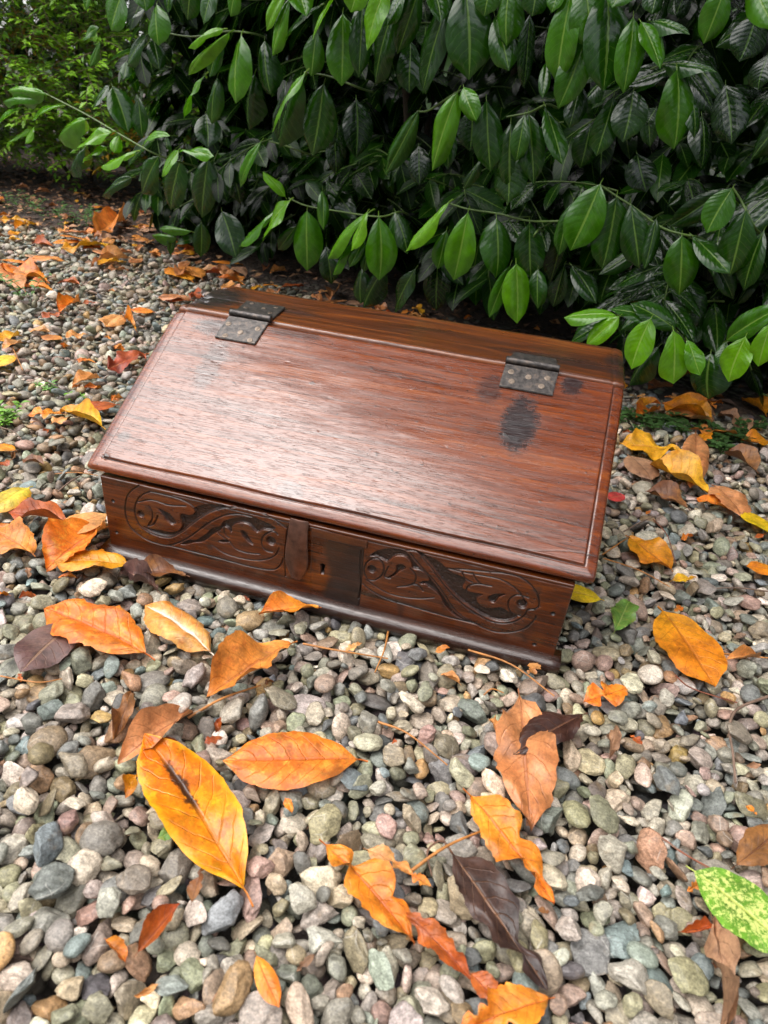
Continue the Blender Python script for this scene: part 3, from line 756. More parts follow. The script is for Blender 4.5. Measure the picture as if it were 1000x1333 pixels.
CARVE_GROOVE = [[(54.4,113.9),(43.6,105.1),(35.0,92.9),(30.8,78.7),(29.6,63.4),(33.4,49.2),(43.8,39.5),(57.5,33.2),(74.5,31.6),(86.1,32.9),(101.0,41.0),(116.0,52.7),(130.9,67.2),(145.4,81.9),(159.4,93.7),(173.0,102.1),(188.9,106.9),(204.4,106.7),(217.2,104.3),(230.0,101.1)],[(69.0,108.9),(57.0,101.2),(48.7,90.4),(44.5,79.1),(44.2,65.6),(48.5,54.6),(57.7,47.9),(73.0,44.2),(88.8,46.0),(100.7,53.2),(114.3,65.8),(129.2,81.5),(143.5,94.8),(157.4,104.6),(173.5,112.1),(194.4,116.7),(212.3,116.2),(227.5,112.6),(240.2,107.4),(249.0,102.1)],[(149.0,51.0),(165.0,43.1),(186.7,41.5),(208.3,43.9),(224.4,50.6),(235.0,59.6),(239.4,71.2)],[(86.1,32.9),(125.7,33.1),(159.0,33.1),(191.8,32.1),(213.5,33.0),(232.3,36.6),(241.5,46.3),(245.4,58.0)],[(65.1,87.2),(68.9,79.4),(67.7,68.7),(61.7,58.1)],[(69.0,108.9),(90.8,109.4),(109.7,108.3),(122.8,104.5),(127.9,101.5)],[(166.9,82.6),(167.7,72.5),(172.9,68.0)],[(158.3,71.5),(166.1,66.1),(174.0,62.3),(181.7,53.9),(197.8,52.2),(213.8,55.2)],[(237.6,90.5),(232.5,94.1),(224.7,89.1),(218.2,81.6),(216.7,70.9),(221.9,62.8),(231.1,62.4)],[(250.3,104.4),(249.1,91.3),(246.8,55.4),(248.2,31.3)],[(50.0,89.3),(70.4,97.2),(92.2,95.4),(117.1,100.2)],[(76.3,75.3),(69.2,61.5),(60.1,56.1)],[(395.2,110.8),(406.3,113.0),(416.2,103.2),(426.1,93.8),(437.9,80.3),(449.7,68.2),(464.0,56.6),(477.9,48.1),(491.4,42.6),(504.6,39.3),(519.2,41.4),(530.3,48.6),(538.1,59.1),(540.0,67.7),(547.7,71.7)],[(399.3,107.5),(410.8,95.6),(425.0,82.7),(436.5,72.1),(447.0,59.4),(458.0,45.1),(470.8,36.0),(485.7,30.9),(499.1,26.9),(514.4,26.3),(530.8,32.4),(543.6,43.2),(550.4,58.3),(550.6,63.1)],[(443.0,98.7),(464.5,103.4),(488.2,107.2),(511.4,111.0),(525.9,109.3),(537.9,102.4),(547.5,90.2),(550.5,75.7),(540.9,69.5)],[(445.4,98.8),(465.1,99.0),(486.8,100.8),(503.6,101.2),(519.1,95.3),(528.9,87.6),(537.5,74.7)],[(537.7,85.6),(525.7,85.7),(518.6,78.2),(518.2,67.1),(524.8,58.1),(533.5,57.7)],[(349.0,79.5),(357.5,89.1),(366.7,87.7),(370.9,78.0),(368.5,66.2),(360.0,57.3),(351.9,58.2),(347.2,68.0),(349.0,79.5)],[(460.2,99.1),(465.0,91.4),(474.2,88.0)],[(472.2,101.1),(478.4,92.3),(486.4,88.5),(496.0,89.3)],[(468.9,74.0),(470.2,81.6),(479.2,87.3),(496.0,89.3)],[(401.6,86.8),(408.8,79.6),(408.7,68.6),(401.7,61.7),(389.2,56.3)],[(406.4,66.3),(414.2,65.4),(420.1,59.2)],[(350.7,56.2),(366.1,47.8),(382.5,43.0),(401.0,43.7),(418.9,47.6),(433.7,53.7)],[(346.7,48.5),(361.3,39.8),(380.6,34.2),(407.4,32.5),(434.0,30.9),(460.1,30.2),(490.9,30.2)],[(341.4,94.4),(342.0,69.7),(344.6,47.9),(343.4,24.4)],[(376.2,82.6),(372.4,67.4),(380.3,66.5)]]
CARVE_EYE = [(52.1, 72.1, 5.5), (229.3, 78.7, 7), (532.6, 74.8, 7), (356.6, 73.2, 6)]
# ------------------------------------------------------------------ blade meshes
def blade(nu, nv, kind='laurel', fold=.12, droop=.12, curl=0.0, wave=0.0, quilt=.0, twist=0.0, notch=0.0, seed=0, stalk=True, widest=.5, crumple=0.0, ragged=0.0):
    """unit blade: length 1 along +Y, width 1 along X (half width .5), top side +Z"""
    rs = np.random.default_rng(seed+100)
    us = np.linspace(0, 1, nu+1); vs = np.linspace(-1, 1, nv+1)
    V, UV = [], []
    ph = rs.uniform(0, 6.3, 8)
    nl = np.ones((2, nu+1))
    if notch:
        for sgn in (0, 1):
            for _ in range(rs.integers(1, 4)):
                c, wd, dp = rs.uniform(.2, .95), rs.uniform(.04, .10), rs.uniform(.3, 1.0)*notch
                nl[sgn] *= 1-dp*np.exp(-((us-c)/wd)**2)
            nl[sgn] *= 1+rs.uniform(-.10, .06, nu+1)*notch
    for i, u in enumerate(us):
        w = (math.sin(math.pi*u**(.5/widest if False else (math.log(.5)/math.log(widest)))))**(.64 if kind == 'laurel' else .78) if 0 < u < 1 else 0.0
        # acuminate tip, wedge base
        if u > .86: w *= 1-.55*((u-.86)/.14)**.8
        if u < .12: w *= .55+.45*u/.12
        w = max(w, .012)
        for v in vs:
            k = nl[0 if v < 0 else 1][i]
            x = .5*w*v*k
            y = u
            av = abs(v)
            z = fold*(av*.5*w)*1.0 - .35*fold*(av**2)*w          # V section, edges relax
            z += curl*(av**2.2)*w*(.6+.4*math.sin(u*3+ph[4]))
            z -= droop*(u-.35)**2*1.4
            z += wave*.10*math.sin(u*9+ph[0]+(v > 0)*2.1)*av*w
            z += wave*.05*math.sin(u*17+ph[1]+v*2)*av
            if quilt:
                z += quilt*.022*abs(math.sin(math.pi*(u*9-av**1.3*2.0)))*(1-av**4)*min(1, w*1.5)
            if ragged:
                x *= 1+ragged*av**2*(mnoise.noise(Vector((u*14+seed*3, v*1.2, 5.1)))+.6*mnoise.noise(Vector((u*37+seed, v, 2.2))))
                z += ragged*.12*mnoise.noise(Vector((u*6+seed, v*2.4, 9.0)))+ragged*.05*mnoise.noise(Vector((u*17+seed, v*6, 4.0)))
            if crumple:
                z += crumple*.22*(mnoise.noise(Vector((u*3.2+seed, v*1.6, 1.3)))+.5*mnoise.noise(Vector((u*8+seed, v*4, 7.7))))
                x *= 1-.35*crumple*abs(math.sin(u*4+ph[2]))
            if twist:
                a = twist*(u-.5)
                x, z = x*math.cos(a)-z*math.sin(a), x*math.sin(a)+z*math.cos(a)
            x += .05*math.sin(u*2.6+ph[3])-.05*math.sin(ph[3])
            V.append((x, y, z)); UV.append((u, .5+.5*v))
    F = []
    for i in range(nu):
        for j in range(nv):
            a = i*(nv+1)+j
            F.append((a, a+1, a+nv+2, a+nv+1))
    if stalk:
        b = Vector(V[nv//2])
        pts = [b+Vector((0, .02, .0)), b+Vector((.004, -.03, -.004)), b+Vector((-.004, -.085, -.02))]
        TV, TF = tube(pts, .011, 4, 1.2)
        off = len(V)
        V += [tuple(p) for p in TV]; UV += [(.02, .5)]*len(TV)
        F += [tuple(off+k for k in f) for f in TF]
    return np.array(V), np.array(F), np.array(UV)

def frame_matrix(P, T, nrm, width):
    P, T = Vector(P), Vector(T)
    y = T-P; L = y.length; y.normalize()
    nrm = Vector(nrm)
    x = y.cross(nrm).normalized(); z = x.cross(y)
    mt = Matrix((x*width, y*L, z*L)).transposed().to_4x4()
    mt.translation = P
    return mt

# ------------------------------------------------------------------ ground
GD = Vector((-.34013608, -.94037623, 0))      # out of the hedge, towards the camera
GT = Vector((.94037623, -.34013608, 0))
GQ = Vector((-.2, 1.25, 0))
def hedge_c(x, y):                            # signed distance in front of the hedge's foot line
    return (x-GQ.x)*GD.x+(y-GQ.y)*GD.y
def gravel_edge(x, y):
    """> 0 on gravel"""
    c = hedge_c(x, y)+.10
    left = (1.62+.12*np.sin(x*3.1)+.06*np.sin(x*9))-y+np.where(x > -1.15, 3.0, 0.0)
    return np.minimum(c, left)

def ground_sheet():
    def axis(lo, hi, step, far):
        a = list(np.arange(lo, hi+1e-6, step))
        ext = [.15, .4, 1, 2.2, 5, 12, 30, 60]
        return np.array([lo-e for e in reversed(ext)]+a+[hi+e for e in ext])
    xs = axis(-3.6, 2.6, .04, 60); ys = axis(-1.4, 4.2, .04, 60)
    X, Y = np.meshgrid(xs, ys)
    g = gravel_edge(X, Y)
    s = np.clip((.10-g)/.20, 0, 1); s = s*s*(3-2*s)
    inner = ((X > -2.25) & (X < 2.25) & (Y > -1.15)).astype(float)
    Z = np.where(inner > 0, -.048*(1-s), -.012)
    N = np.array([mnoise.noise(Vector((x*5, y*5, .3))) for x, y in zip(X.ravel(), Y.ravel())]).reshape(X.shape)
    Z = Z+s*N*.022-.002*(1-inner)
    nx = len(xs)
    V = np.stack([X.ravel(), Y.ravel(), Z.ravel()], 1)
    idx = np.arange(len(V)).reshape(len(ys), nx)
    F = np.stack([idx[:-1, :-1].ravel(), idx[:-1, 1:].ravel(), idx[1:, 1:].ravel(), idx[1:, :-1].ravel()], 1)
    t = NT('soil_and_gravel')
    pos = t.n('NewGeometry').outputs['Position']
    n1 = t.noise(pos, 9, 5, .65); n2 = t.noise(pos, 70, 4, .7)
    soil = t.ramp(n2, [(.3, (.010, .007, .005)), (.5, (.030, .018, .012)), (.62, (.065, .035, .02)), (.75, (.12, .065, .038))])
    vor = t.n('TexVoronoi', None, Vector=pos, Scale=48.0)
    st = t.mix(.75, (.16, .145, .125), vor.outputs['Color'], 'MULTIPLY')
    st = t.mix(.55, st, (.17, .155, .13))
    vd = t.sstep(vor.outputs['Distance'], .35, .62)
    st = t.mix(vd, st, (.02, .016, .012))
    geo = t.n('SeparateXYZ', None, _0=pos)
    far = t.sstep(geo.outputs[1], 1.2, 1.7)
    col = t.mix(t.math('MAXIMUM', far, t.sstep(geo.outputs[2], -.010, -.003)), st, soil)
    h = t.math('ADD', t.math('MULTIPLY', vd, -1.0), n2)
    t.P(Base_Color=col, Roughness=.85, Normal=t.bump(h, .8, .008))
    g = obj('ground', mesh_np('ground', V, F, t.m))
    return tag(g, 'gravel yard ground with dark leaf soil under the hedge', None, None, 'structure')
ground = ground_sheet()

# ------------------------------------------------------------------ pebbles
def ico(level):
    bm = bmesh.new(); bmesh.ops.create_icosphere(bm, subdivisions=level, radius=1)
    V = np.array([v.co[:] for v in bm.verts]); F = np.array([[v.index for v in f.verts] for f in bm.faces])
    bm.free(); return V, F
ICO = {k: ico(k) for k in (2, 3, 4)}
def stone_shape(V, seed):
    rs = np.random.default_rng(seed)
    kind = rs.choice(['round', 'angular', 'angular', 'angular', 'slab', 'slab', 'sub', 'sub'])
    P = V.copy()
    if kind == 'round': k, lo = 4, .76
    elif kind == 'sub': k, lo = 10, .52
    else: k, lo = 12, .50
    for _ in range(k):
        n = rs.normal(size=3); n /= np.linalg.norm(n)
        d = rs.uniform(lo, .95)
        e = P@n-d
        soft = .05 if kind in ('round', 'sub') else .03
        e = np.where(e > 0, e-soft*(1-np.exp(-e/soft))*.55, 0)
        P = P-np.outer(e, n)
    ph = rs.uniform(0, 9, 3)
    nz = np.array([mnoise.fractal(Vector(p*1.5+ph), .9, 2.2, 3) for p in V])
    P = P*(1+nz[:, None]*(.10 if kind == 'round' else .16))
    ax = {'round': (1.25, .98, .62), 'sub': (1.25, .97, .62), 'angular': (1.32, .94, .62), 'slab': (1.5, 1.05, .36)}[kind]
    P = P*(np.array(ax)*rs.uniform(.88, 1.12, 3))
    return P
NPROTO = 36
PROTO = {lv: [stone_shape(ICO[lv][0], s) for s in range(NPROTO)] for lv in (2, 3, 4)}
PALETTE = np.array([  # linear base colours
    (.150, .145, .135), (.190, .180, .160), (.125, .130, .120), (.165, .165, .130), (.200, .185, .140),
    (.105, .115, .115), (.120, .145, .155), (.160, .175, .165), (.235, .215, .190), (.300, .280, .250),
    (.250, .200, .175), (.215, .160, .140), (.190, .130, .085), (.240, .165, .085), (.135, .105, .075),
    (.420, .390, .350), (.075, .078, .080), (.145, .155, .120), (.270, .245, .195), (.175, .135, .120),
    (.235, .225, .215), (.110, .100, .090), (.160, .150, .110), (.360, .330, .280)])
PW = np.array([9, 9, 8, 7, 7, 6, 5, 6, 8, 6, 4, 4, 3, 2, 4, 2.5, 3, 6, 5, 4, 6, 4, 5, 2.]); PW /= PW.sum()

def cam_project(P):
    V = P-np.array(CAM)
    w = V@np.array(fwd)
    return 500+FPX*(V@np.array(rt2))/w, 666.5-FPX*(V@np.array(up2))/w, w

def settle():
    X0, X1, Y0, Y1 = -2.2, 2.2, -1.05, 1.75
    step = .0118
    gx, gy = np.meshgrid(np.arange(X0, X1, step), np.arange(Y0, Y1, step))
    P = np.stack([gx.ravel(), gy.ravel(), np.zeros(gx.size)], 1)
    P[:, :2] += rng.uniform(-.5, .5, (len(P), 2))*step
    P[:, 2] = rng.uniform(-.045, .012, len(P))
    px, py, w = cam_project(P)
    view = (w > .2) & (px > -110) & (px < 1110) & (py > -60) & (py < 1480)
    keep = view & (gravel_edge(P[:, 0], P[:, 1]) > rng.uniform(-.04, .07, len(P)))
    P = P[keep]
    n = len(P)
    r = np.clip(np.exp(rng.normal(math.log(.0076), .33, n)), .0035, .0152)
    cell = .034
    for it in range(48):
        if it % 8 == 0:
            c = np.floor(P[:, :2]/cell).astype(np.int64)
            key = (c[:, 0]+500)*4096+(c[:, 1]+500)
            order = np.argsort(key, kind='stable'); ks = key[order]
            I, J = [], []
            for dx in (-1, 0, 1):
                for dy in (-1, 0, 1):
                    kk = key+dx*4096+dy
                    lo = np.searchsorted(ks, kk, 'left'); hi = np.searchsorted(ks, kk, 'right')
                    cnt = hi-lo
                    for q in range(int(cnt.max())):
                        sel = np.nonzero(cnt > q)[0]
                        j = order[lo[sel]+q]
                        ok = j > sel
                        I.append(sel[ok]); J.append(j[ok])
            I = np.concatenate(I); J = np.concatenate(J)
            d = P[I]-P[J]
            ok = (d*d).sum(1) < ((r[I]+r[J])*1.35)**2
            I, J = I[ok], J[ok]
        d = P[I]-P[J]; L = np.sqrt((d*d).sum(1))+1e-9
        ov = (r[I]+r[J])*.88-L
        m_ = ov > 0
        d = d[m_]/L[m_, None]*(ov[m_]*.42)[:, None]
        for k in range(3):
            P[:, k] += np.bincount(I[m_], d[:, k], n)-np.bincount(J[m_], d[:, k], n)
        P[:, 2] -= .0011 if it < 36 else .0003
        P[:, 2] = np.maximum(P[:, 2], -.050+r)
    # what lies on top
    c = np.floor(P[:, :2]/.02).astype(np.int64); key = (c[:, 0]+900)*8192+c[:, 1]+900
    u, inv = np.unique(key, return_inverse=True)
    zm = np.full(len(u), -9.0); np.maximum.at(zm, inv, P[:, 2]+r*.8)
    top = P[:, 2]+r*.8 > zm[inv]-.010
    P[:, 2] -= np.median(zm)+.001
    seen = P[:, 2]+r*.8 > zm[inv]-np.median(zm)-.001-.027
    return P[seen], r[seen], top[seen]

def rotations(n, tilt):
    a = rng.uniform(0, 2*math.pi, n)
    Rz = np.zeros((n, 3, 3)); Rz[:, 0, 0] = np.cos(a); Rz[:, 0, 1] = -np.sin(a); Rz[:, 1, 0] = np.sin(a); Rz[:, 1, 1] = np.cos(a); Rz[:, 2, 2] = 1
    b = rng.normal(0, tilt, n); c = rng.normal(0, tilt, n)
    Rx = np.zeros((n, 3, 3)); Rx[:, 0, 0] = 1; Rx[:, 1, 1] = np.cos(b); Rx[:, 1, 2] = -np.sin(b); Rx[:, 2, 1] = np.sin(b); Rx[:, 2, 2] = np.cos(b)
    Ry = np.zeros((n, 3, 3)); Ry[:, 1, 1] = 1; Ry[:, 0, 0] = np.cos(c); Ry[:, 0, 2] = np.sin(c); Ry[:, 2, 0] = -np.sin(c); Ry[:, 2, 2] = np.cos(c)
    return Rx@Ry@Rz

PP, PR, PTOP = settle()
inbox = (PP[:, 0] > -.012) & (PP[:, 0] < .594) & (PP[:, 1] > -.016) & (PP[:, 1] < .385)
PP[inbox, 2] = np.minimum(PP[inbox, 2], -.006-PR[inbox]*.85)
for r_ in FALLEN:                                             # stones press down under the larger leaves
    p0 = np.array(r_[0:3])/1000; p1 = np.array(r_[3:6])/1000; L_ = np.linalg.norm(p1-p0)
    ax_ = (p1-p0)[:2]/L_; m0 = (p0+p1)[:2]/2; rel = PP[:, :2]-m0
    u_ = rel@ax_; v_ = rel@np.array([-ax_[1], ax_[0]])
    hit = (u_/(L_/2+PR*.6))**2+(v_/(r_[6]/2000+PR*.6))**2 < 1
    zl = p0[2]+(p1[2]-p0[2])*np.clip(u_/L_+.5, 0, 1)
    PP[hit, 2] = np.minimum(PP[hit, 2], zl[hit]-.001-PR[hit]*.82)
PTOP &= ~((PP[:, 0] > .02) & (PP[:, 0] < .56) & (PP[:, 1] > .02) & (PP[:, 1] < .36))
# loose single layer outside the camera's view, for side views
sx, sy = np.meshgrid(np.arange(-2.2, 2.2, .024), np.arange(-1.05, 1.75, .024))
SP = np.stack([sx.ravel(), sy.ravel(), np.zeros(sx.size)], 1); SP[:, :2] += rng.uniform(-.007, .007, (len(SP), 2))
qx, qy, qw = cam_project(SP)
SP = SP[((qw < .2) | (qx < -105) | (qx > 1105) | (qy > 1470)) & (gravel_edge(SP[:, 0], SP[:, 1]) > 0)]
SR = rng.uniform(.0095, .0145, len(SP)); SP[:, 2] = -.010+rng.uniform(-.004, .004, len(SP))

allP = np.concatenate([PP, SP]); allR = np.concatenate([PR, SR])
n = len(allP)
ROT = rotations(n, .45)
PROTO_I = rng.integers(0, NPROTO, n)
COL = PALETTE[rng.choice(len(PALETTE), n, p=PW)]*rng.uniform(.75, 1.25, (n, 1))*rng.uniform(.94, 1.06, (n, 3))
COL = np.clip(COL.mean(1, keepdims=True)+(COL-COL.mean(1, keepdims=True))*1.12, .02, 1)*np.array((1.44, 1.34, 1.21))
top = np.concatenate([PTOP, np.ones(len(SP), bool)])
px, py, w = cam_project(allP)
inview = (w > .2) & (px > -20) & (px < 1020) & (py > -20) & (py < 1350) & top
inview[len(PP):] = False
# the 300 that show largest are parts of the ground
score = np.where(inview, allR/w, 0)
big = np.argsort(-score)[:300]
isbig = np.zeros(n, bool); isbig[big] = True
proto_mesh = [mesh_np('pebble', PROTO[4][s], ICO[4][1], M['pebble']) for s in range(NPROTO)]
for i in big:
    o = bpy.data.objects.new('pebble', proto_mesh[PROTO_I[i]])
    mt = Matrix([list(ROT[i][k]*allR[i])+[allP[i][k]] for k in range(3)]+[[0, 0, 0, 1]])
    o.matrix_world = mt
    o.color = (*COL[i], 1)
    link(o, ground)
def merge_stones(sel, lv, name):
    V0 = PROTO[lv]; F0 = ICO[lv][1]; nv = len(V0[0])
    S = np.stack([V0[k] for k in PROTO_I[sel]])
    V = np.einsum('nij,nvj->nvi', ROT[sel], S)*allR[sel][:, None, None]+allP[sel][:, None, :]
    F = (F0[None]+(np.arange(len(sel))*nv)[:, None, None]).reshape(-1, 3)
    C = np.repeat(COL[sel], nv, 0)
    return V.reshape(-1, 3), F, C
rest = ~isbig
near = np.nonzero(rest & inview & (w < 1.1))[0]
far = np.nonzero(rest & ~(inview & (w < 1.1)))[0]
a = merge_stones(near, 3, 'n'); b = merge_stones(far, 2, 'f')
V = np.concatenate([a[0], b[0]]); F = np.concatenate([a[1], b[1]+len(a[0])]); C = np.concatenate([a[2], b[2]])
gr = obj('gravel', mesh_np('gravel', V, F, M['gravel'], col=C), ground)
gr['kind'] = 'stuff'
print('stones', n, 'near', len(near), 'far', len(far), 'tris', len(F))

# ------------------------------------------------------------------ the chest
chest = empty('writing_slope_box', (.29, .18, 0))
tag(chest, 'antique carved dark oak bible box with a sloping lid standing on the gravel', 'box')
def cpart(name, me_or_obj):
    o = me_or_obj
    o.parent = chest
    o.matrix_parent_inverse = Matrix.Translation((-.29, -.18, 0))
    return o
def grid_slab(name, x0, x1, y0, y1, nx, ny, hfun, thick, rnd, mat, tintfun=None, edge=(1, 1, 1, 1)):
    """board with a height-field face (+Z), half-round edges; local metres"""
    xs = np.linspace(x0+rnd, x1-rnd, nx); ys = np.linspace(y0+rnd, y1-rnd, ny)
    X, Y = np.meshgrid(xs, ys); Z = hfun(X, Y)
    V = [np.stack([X.ravel(), Y.ravel(), Z.ravel()], 1)]
    idx = np.arange(nx*ny).reshape(ny, nx)
    F = [np.stack([idx[:-1, :-1].ravel(), idx[:-1, 1:].ravel(), idx[1:, 1:].ravel(), idx[1:, :-1].ravel()], 1)]
    ring = np.concatenate([idx[0, :], idx[1:, -1], idx[-1, -2::-1], idx[-2:0:-1, 0]])
    base = V[0][ring]
    m_ = len(ring)
    ox = np.where(base[:, 0] <= x0+rnd+1e-9, -1.0, np.where(base[:, 0] >= x1-rnd-1e-9, 1.0, 0.0))
    oy = np.where(base[:, 1] <= y0+rnd+1e-9, -1.0, np.where(base[:, 1] >= y1-rnd-1e-9, 1.0, 0.0))
    cor = (ox != 0) & (oy != 0)
    sc = np.where(cor, .78, 1.0)
    prev = ring; cnt = nx*ny
    zt = base[:, 2]
    K = 7
    wob = 1+.025*np.sin(np.arange(m_)*.031)+.012*np.sin(np.arange(m_)*.17)
    for k in range(1, K+1):
        t_ = k/K; ang = math.pi*t_
        off = rnd*math.sin(ang)**.75 if k < K else 0
        z = zt*(1-t_)**1.0 + (-thick)*t_ if False else (zt+(-thick))/2+(zt+thick)/2*math.cos(ang)
        P = np.stack([base[:, 0]+ox*off*sc*wob, base[:, 1]+oy*off*sc*wob, z], 1)
        V.append(P); cur = np.arange(cnt, cnt+m_); cnt += m_
        F.append(np.stack([prev, cur, np.roll(cur, -1), np.roll(prev, -1)], 1))
        prev = cur
    c = np.array([[(x0+x1)/2, (y0+y1)/2, -thick]]); V.append(c)
    cc = np.full(m_, cnt)
    F.append(np.stack([prev, cc, cc, np.roll(prev, -1)], 1)[:, [0, 1, 3, 3]])
    V = np.concatenate(V)
    Fq = np.concatenate(F[:-1]); Ft = F[-1][:, :3]
    col = np.zeros((len(V), 3))
    if tintfun is not None: col[:nx*ny] = np.repeat(tintfun(X, Y).ravel()[:, None], 3, 1)
    me = bpy.data.meshes.new(name)
    faces = [tuple(f) for f in Fq.tolist()]+[tuple(f) for f in Ft.tolist()]
    me.from_pydata(V.tolist(), [], faces)
    me.polygons.foreach_set('use_smooth', np.ones(len(faces), bool))
    a_ = me.color_attributes.new('tint', 'FLOAT_COLOR', 'POINT')
    c4 = np.ones((len(V), 4), np.float32); c4[:, :3] = col; a_.data.foreach_set('color', c4.ravel())
    me.materials.append(mat)
    me.update()
    return link(bpy.data.objects.new(name, me))
def ss(x, a, b):
    t_ = np.clip((x-a)/(b-a), 0, 1); return t_*t_*(3-2*t_)
def nz2(X, Y, sx, sy, seed, oct=3):
    """cheap value noise on a grid"""
    out = np.zeros_like(X); amp = 1; rs = np.random.default_rng(seed)
    for o_ in range(oct):
        T = rs.uniform(-1, 1, (64, 64))
        u = X*sx*2**o_+17.3; v = Y*sy*2**o_+9.1
        iu, iv = np.floor(u).astype(int), np.floor(v).astype(int); fu, fv = u-iu, v-iv
        fu = fu*fu*(3-2*fu); fv = fv*fv*(3-2*fv)
        g = lambda i, j: T[i % 64, j % 64]
        out += amp*((g(iu, iv)*(1-fu)+g(iu+1, iv)*fu)*(1-fv)+(g(iu, iv+1)*(1-fu)+g(iu+1, iv+1)*fu)*fv)
        amp *= .5
    return out
def seg_dist(X, Y, pts):
    D = np.full(X.shape, 9e9)
    for (ax, ay), (bx, by) in zip(pts[:-1], pts[1:]):
        lx, hx = min(ax, bx)-.008, max(ax, bx)+.008
        ly, hy = min(ay, by)-.008, max(ay, by)+.008
        m_ = (X > lx) & (X < hx) & (Y > ly) & (Y < hy)
        if not m_.any(): continue
        dx, dy = bx-ax, by-ay; L = dx*dx+dy*dy+1e-12
        t_ = np.clip(((X[m_]-ax)*dx+(Y[m_]-ay)*dy)/L, 0, 1)
        D[m_] = np.minimum(D[m_], np.hypot(X[m_]-ax-t_*dx, Y[m_]-ay-t_*dy))
    return D
def inside(X, Y, poly):
    m_ = np.zeros(X.shape, bool)
    n_ = len(poly)
    for i in range(n_):
        (x1, y1), (x2, y2) = poly[i], poly[(i+1) % n_]
        c_ = ((y1 > Y) != (y2 > Y)) & (X < (x2-x1)*(Y-y1)/(y2-y1+1e-12)+x1)
        m_ ^= c_
    return m_
def spline2(pts, n=5, closed=False):
    P = [(x/1000, y/1000) for x, y in pts]
    Q = ([P[-1]]+P+[P[0], P[1]]) if closed else ([P[0]]+P+[P[-1]])
    out = []
    for i in range(1, len(Q)-2):
        a, b, c, d = (np.array(q) for q in Q[i-1:i+3])
        for j in range(n):
            t_ = j/n
            out.append(tuple(.5*((2*b)+(c-a)*t_+(2*a-5*b+4*c-d)*t_*t_+(3*b-3*c+d-a)*t_**3)))
    if not closed: out.append(P[-1])
    return out

# --- carved front board: local x along, y up, face +Z turned to -Y of the world
BW, BH = .582, .116
REC = [spline2(p, 4, True) for p in CARVE_RECESS]
GRV = [spline2(p, 4) for p in CARVE_GROOVE]
def front_fields(X, Y):
    rec = np.zeros(X.shape)
    for p in REC:
        ins = inside(X, Y, p)
        d = seg_dist(X, Y, p+[p[0]])
        rec = np.maximum(rec, np.where(ins, ss(np.minimum(d, .01), 0, .0011), 0))
    for ex, ey_, er in CARVE_EYE:
        d = np.hypot(X-ex/1000, Y-ey_/1000)
        rec = np.maximum(rec, 1-ss(d, er/1000*.62, er/1000))
    gv = np.zeros(X.shape)
    for p in GRV:
        gv = np.maximum(gv, 1-ss(seg_dist(X, Y, p), .0003, .0014))
    # short chisel ticks across the scroll bands and little punch marks
    rs = random.Random(5)
    for p in (GRV[0], GRV[13], GRV[12], GRV[1]):
        for k in range(4, len(p)-3, 3):
            (ax, ay), (bx, by) = p[k], p[k+1]
            dx, dy = bx-ax, by-ay; L = math.hypot(dx, dy)+1e-9
            nx_, ny_ = -dy/L, dx/L
            if rs.random() < .75:
                sgn = 1 if p in (GRV[0], GRV[13]) else -1
                q = [(ax+nx_*.0014*sgn, ay+ny_*.0014*sgn), (ax+nx_*.0046*sgn+dx/L*.001, ay+ny_*.0046*sgn)]
                gv = np.maximum(gv, .55*(1-ss(seg_dist(X, Y, q), .0, .0007)))
    for _ in range(150):
        cx, cy = rs.uniform(.035, .57), rs.uniform(.03, .108)
        if .24 < cx < .35: continue
        gv = np.maximum(gv, .7*(1-ss(np.hypot(X-cx, Y-cy), .0003, .0011)))
    for cx, cy in ((.5677, .072), (.014, .082), (.012, .034), (.557, .022)):
        gv = np.maximum(gv, 1.6*(1-ss(np.hypot(X-cx, (Y-cy)*1.1), .0016, .0032)))
    # lock plate set into the board
    plate = ((X > .2815) & (X < .3445) & (Y > .010) & (Y < .1005)).astype(float)
    rim = seg_dist(X, Y, [(.2815, .1005), (.3445, .1005), (.3455, .06), (.3445, .010)])
    rim2 = 1-ss(rim, .0002, .0011)
    return rec, gv, plate, rim2
def front_h(X, Y):
    rec, gv, plate, rim = front_fields(X, Y)
    z = -rec*.0040-gv*.0017-rim*.0016-plate*.0006
    z += nz2(X, Y, 9, 30, 4)*.00035+rec*nz2(X, Y, 450, 450, 6, 2)*.0004
    top_ = ss(Y, .104, .113)
    key = np.minimum(np.hypot(X-.2957, Y-.0605)-.0030, np.maximum(np.abs(X-.2957)-.0019, np.abs(Y-.0545)-.0065))
    z -= (1-ss(key, -.0003, .0004))*.009
    z -= (1-ss(np.abs(Y-.1115+.0006*np.sin(X*40)), .0, .0011))*.0012*(X > .1)
    return z
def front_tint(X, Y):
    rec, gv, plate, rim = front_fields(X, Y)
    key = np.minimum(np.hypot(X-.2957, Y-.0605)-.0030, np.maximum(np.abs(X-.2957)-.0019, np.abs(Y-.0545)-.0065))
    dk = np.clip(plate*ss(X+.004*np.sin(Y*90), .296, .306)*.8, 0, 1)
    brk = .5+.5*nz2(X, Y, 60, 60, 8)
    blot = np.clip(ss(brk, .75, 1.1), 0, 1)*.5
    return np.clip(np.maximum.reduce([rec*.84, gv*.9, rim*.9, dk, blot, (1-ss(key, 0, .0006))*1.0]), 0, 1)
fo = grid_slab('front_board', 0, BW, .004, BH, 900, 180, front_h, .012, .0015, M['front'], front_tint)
fo.matrix_world = Matrix(((1, 0, 0, 0), (0, 0, -1, 0), (0, 1, 0, 0), (0, 0, 0, 1)))
def adopt(o, parent=chest):
    """parent and keep the world place"""
    bpy.context.view_layer.update()
    mw = o.matrix_world.copy()
    o.parent = parent
    o.matrix_parent_inverse = parent.matrix_world.inverted()
    o.matrix_world = mw
    return o
bpy.context.view_layer.update()
adopt(fo)

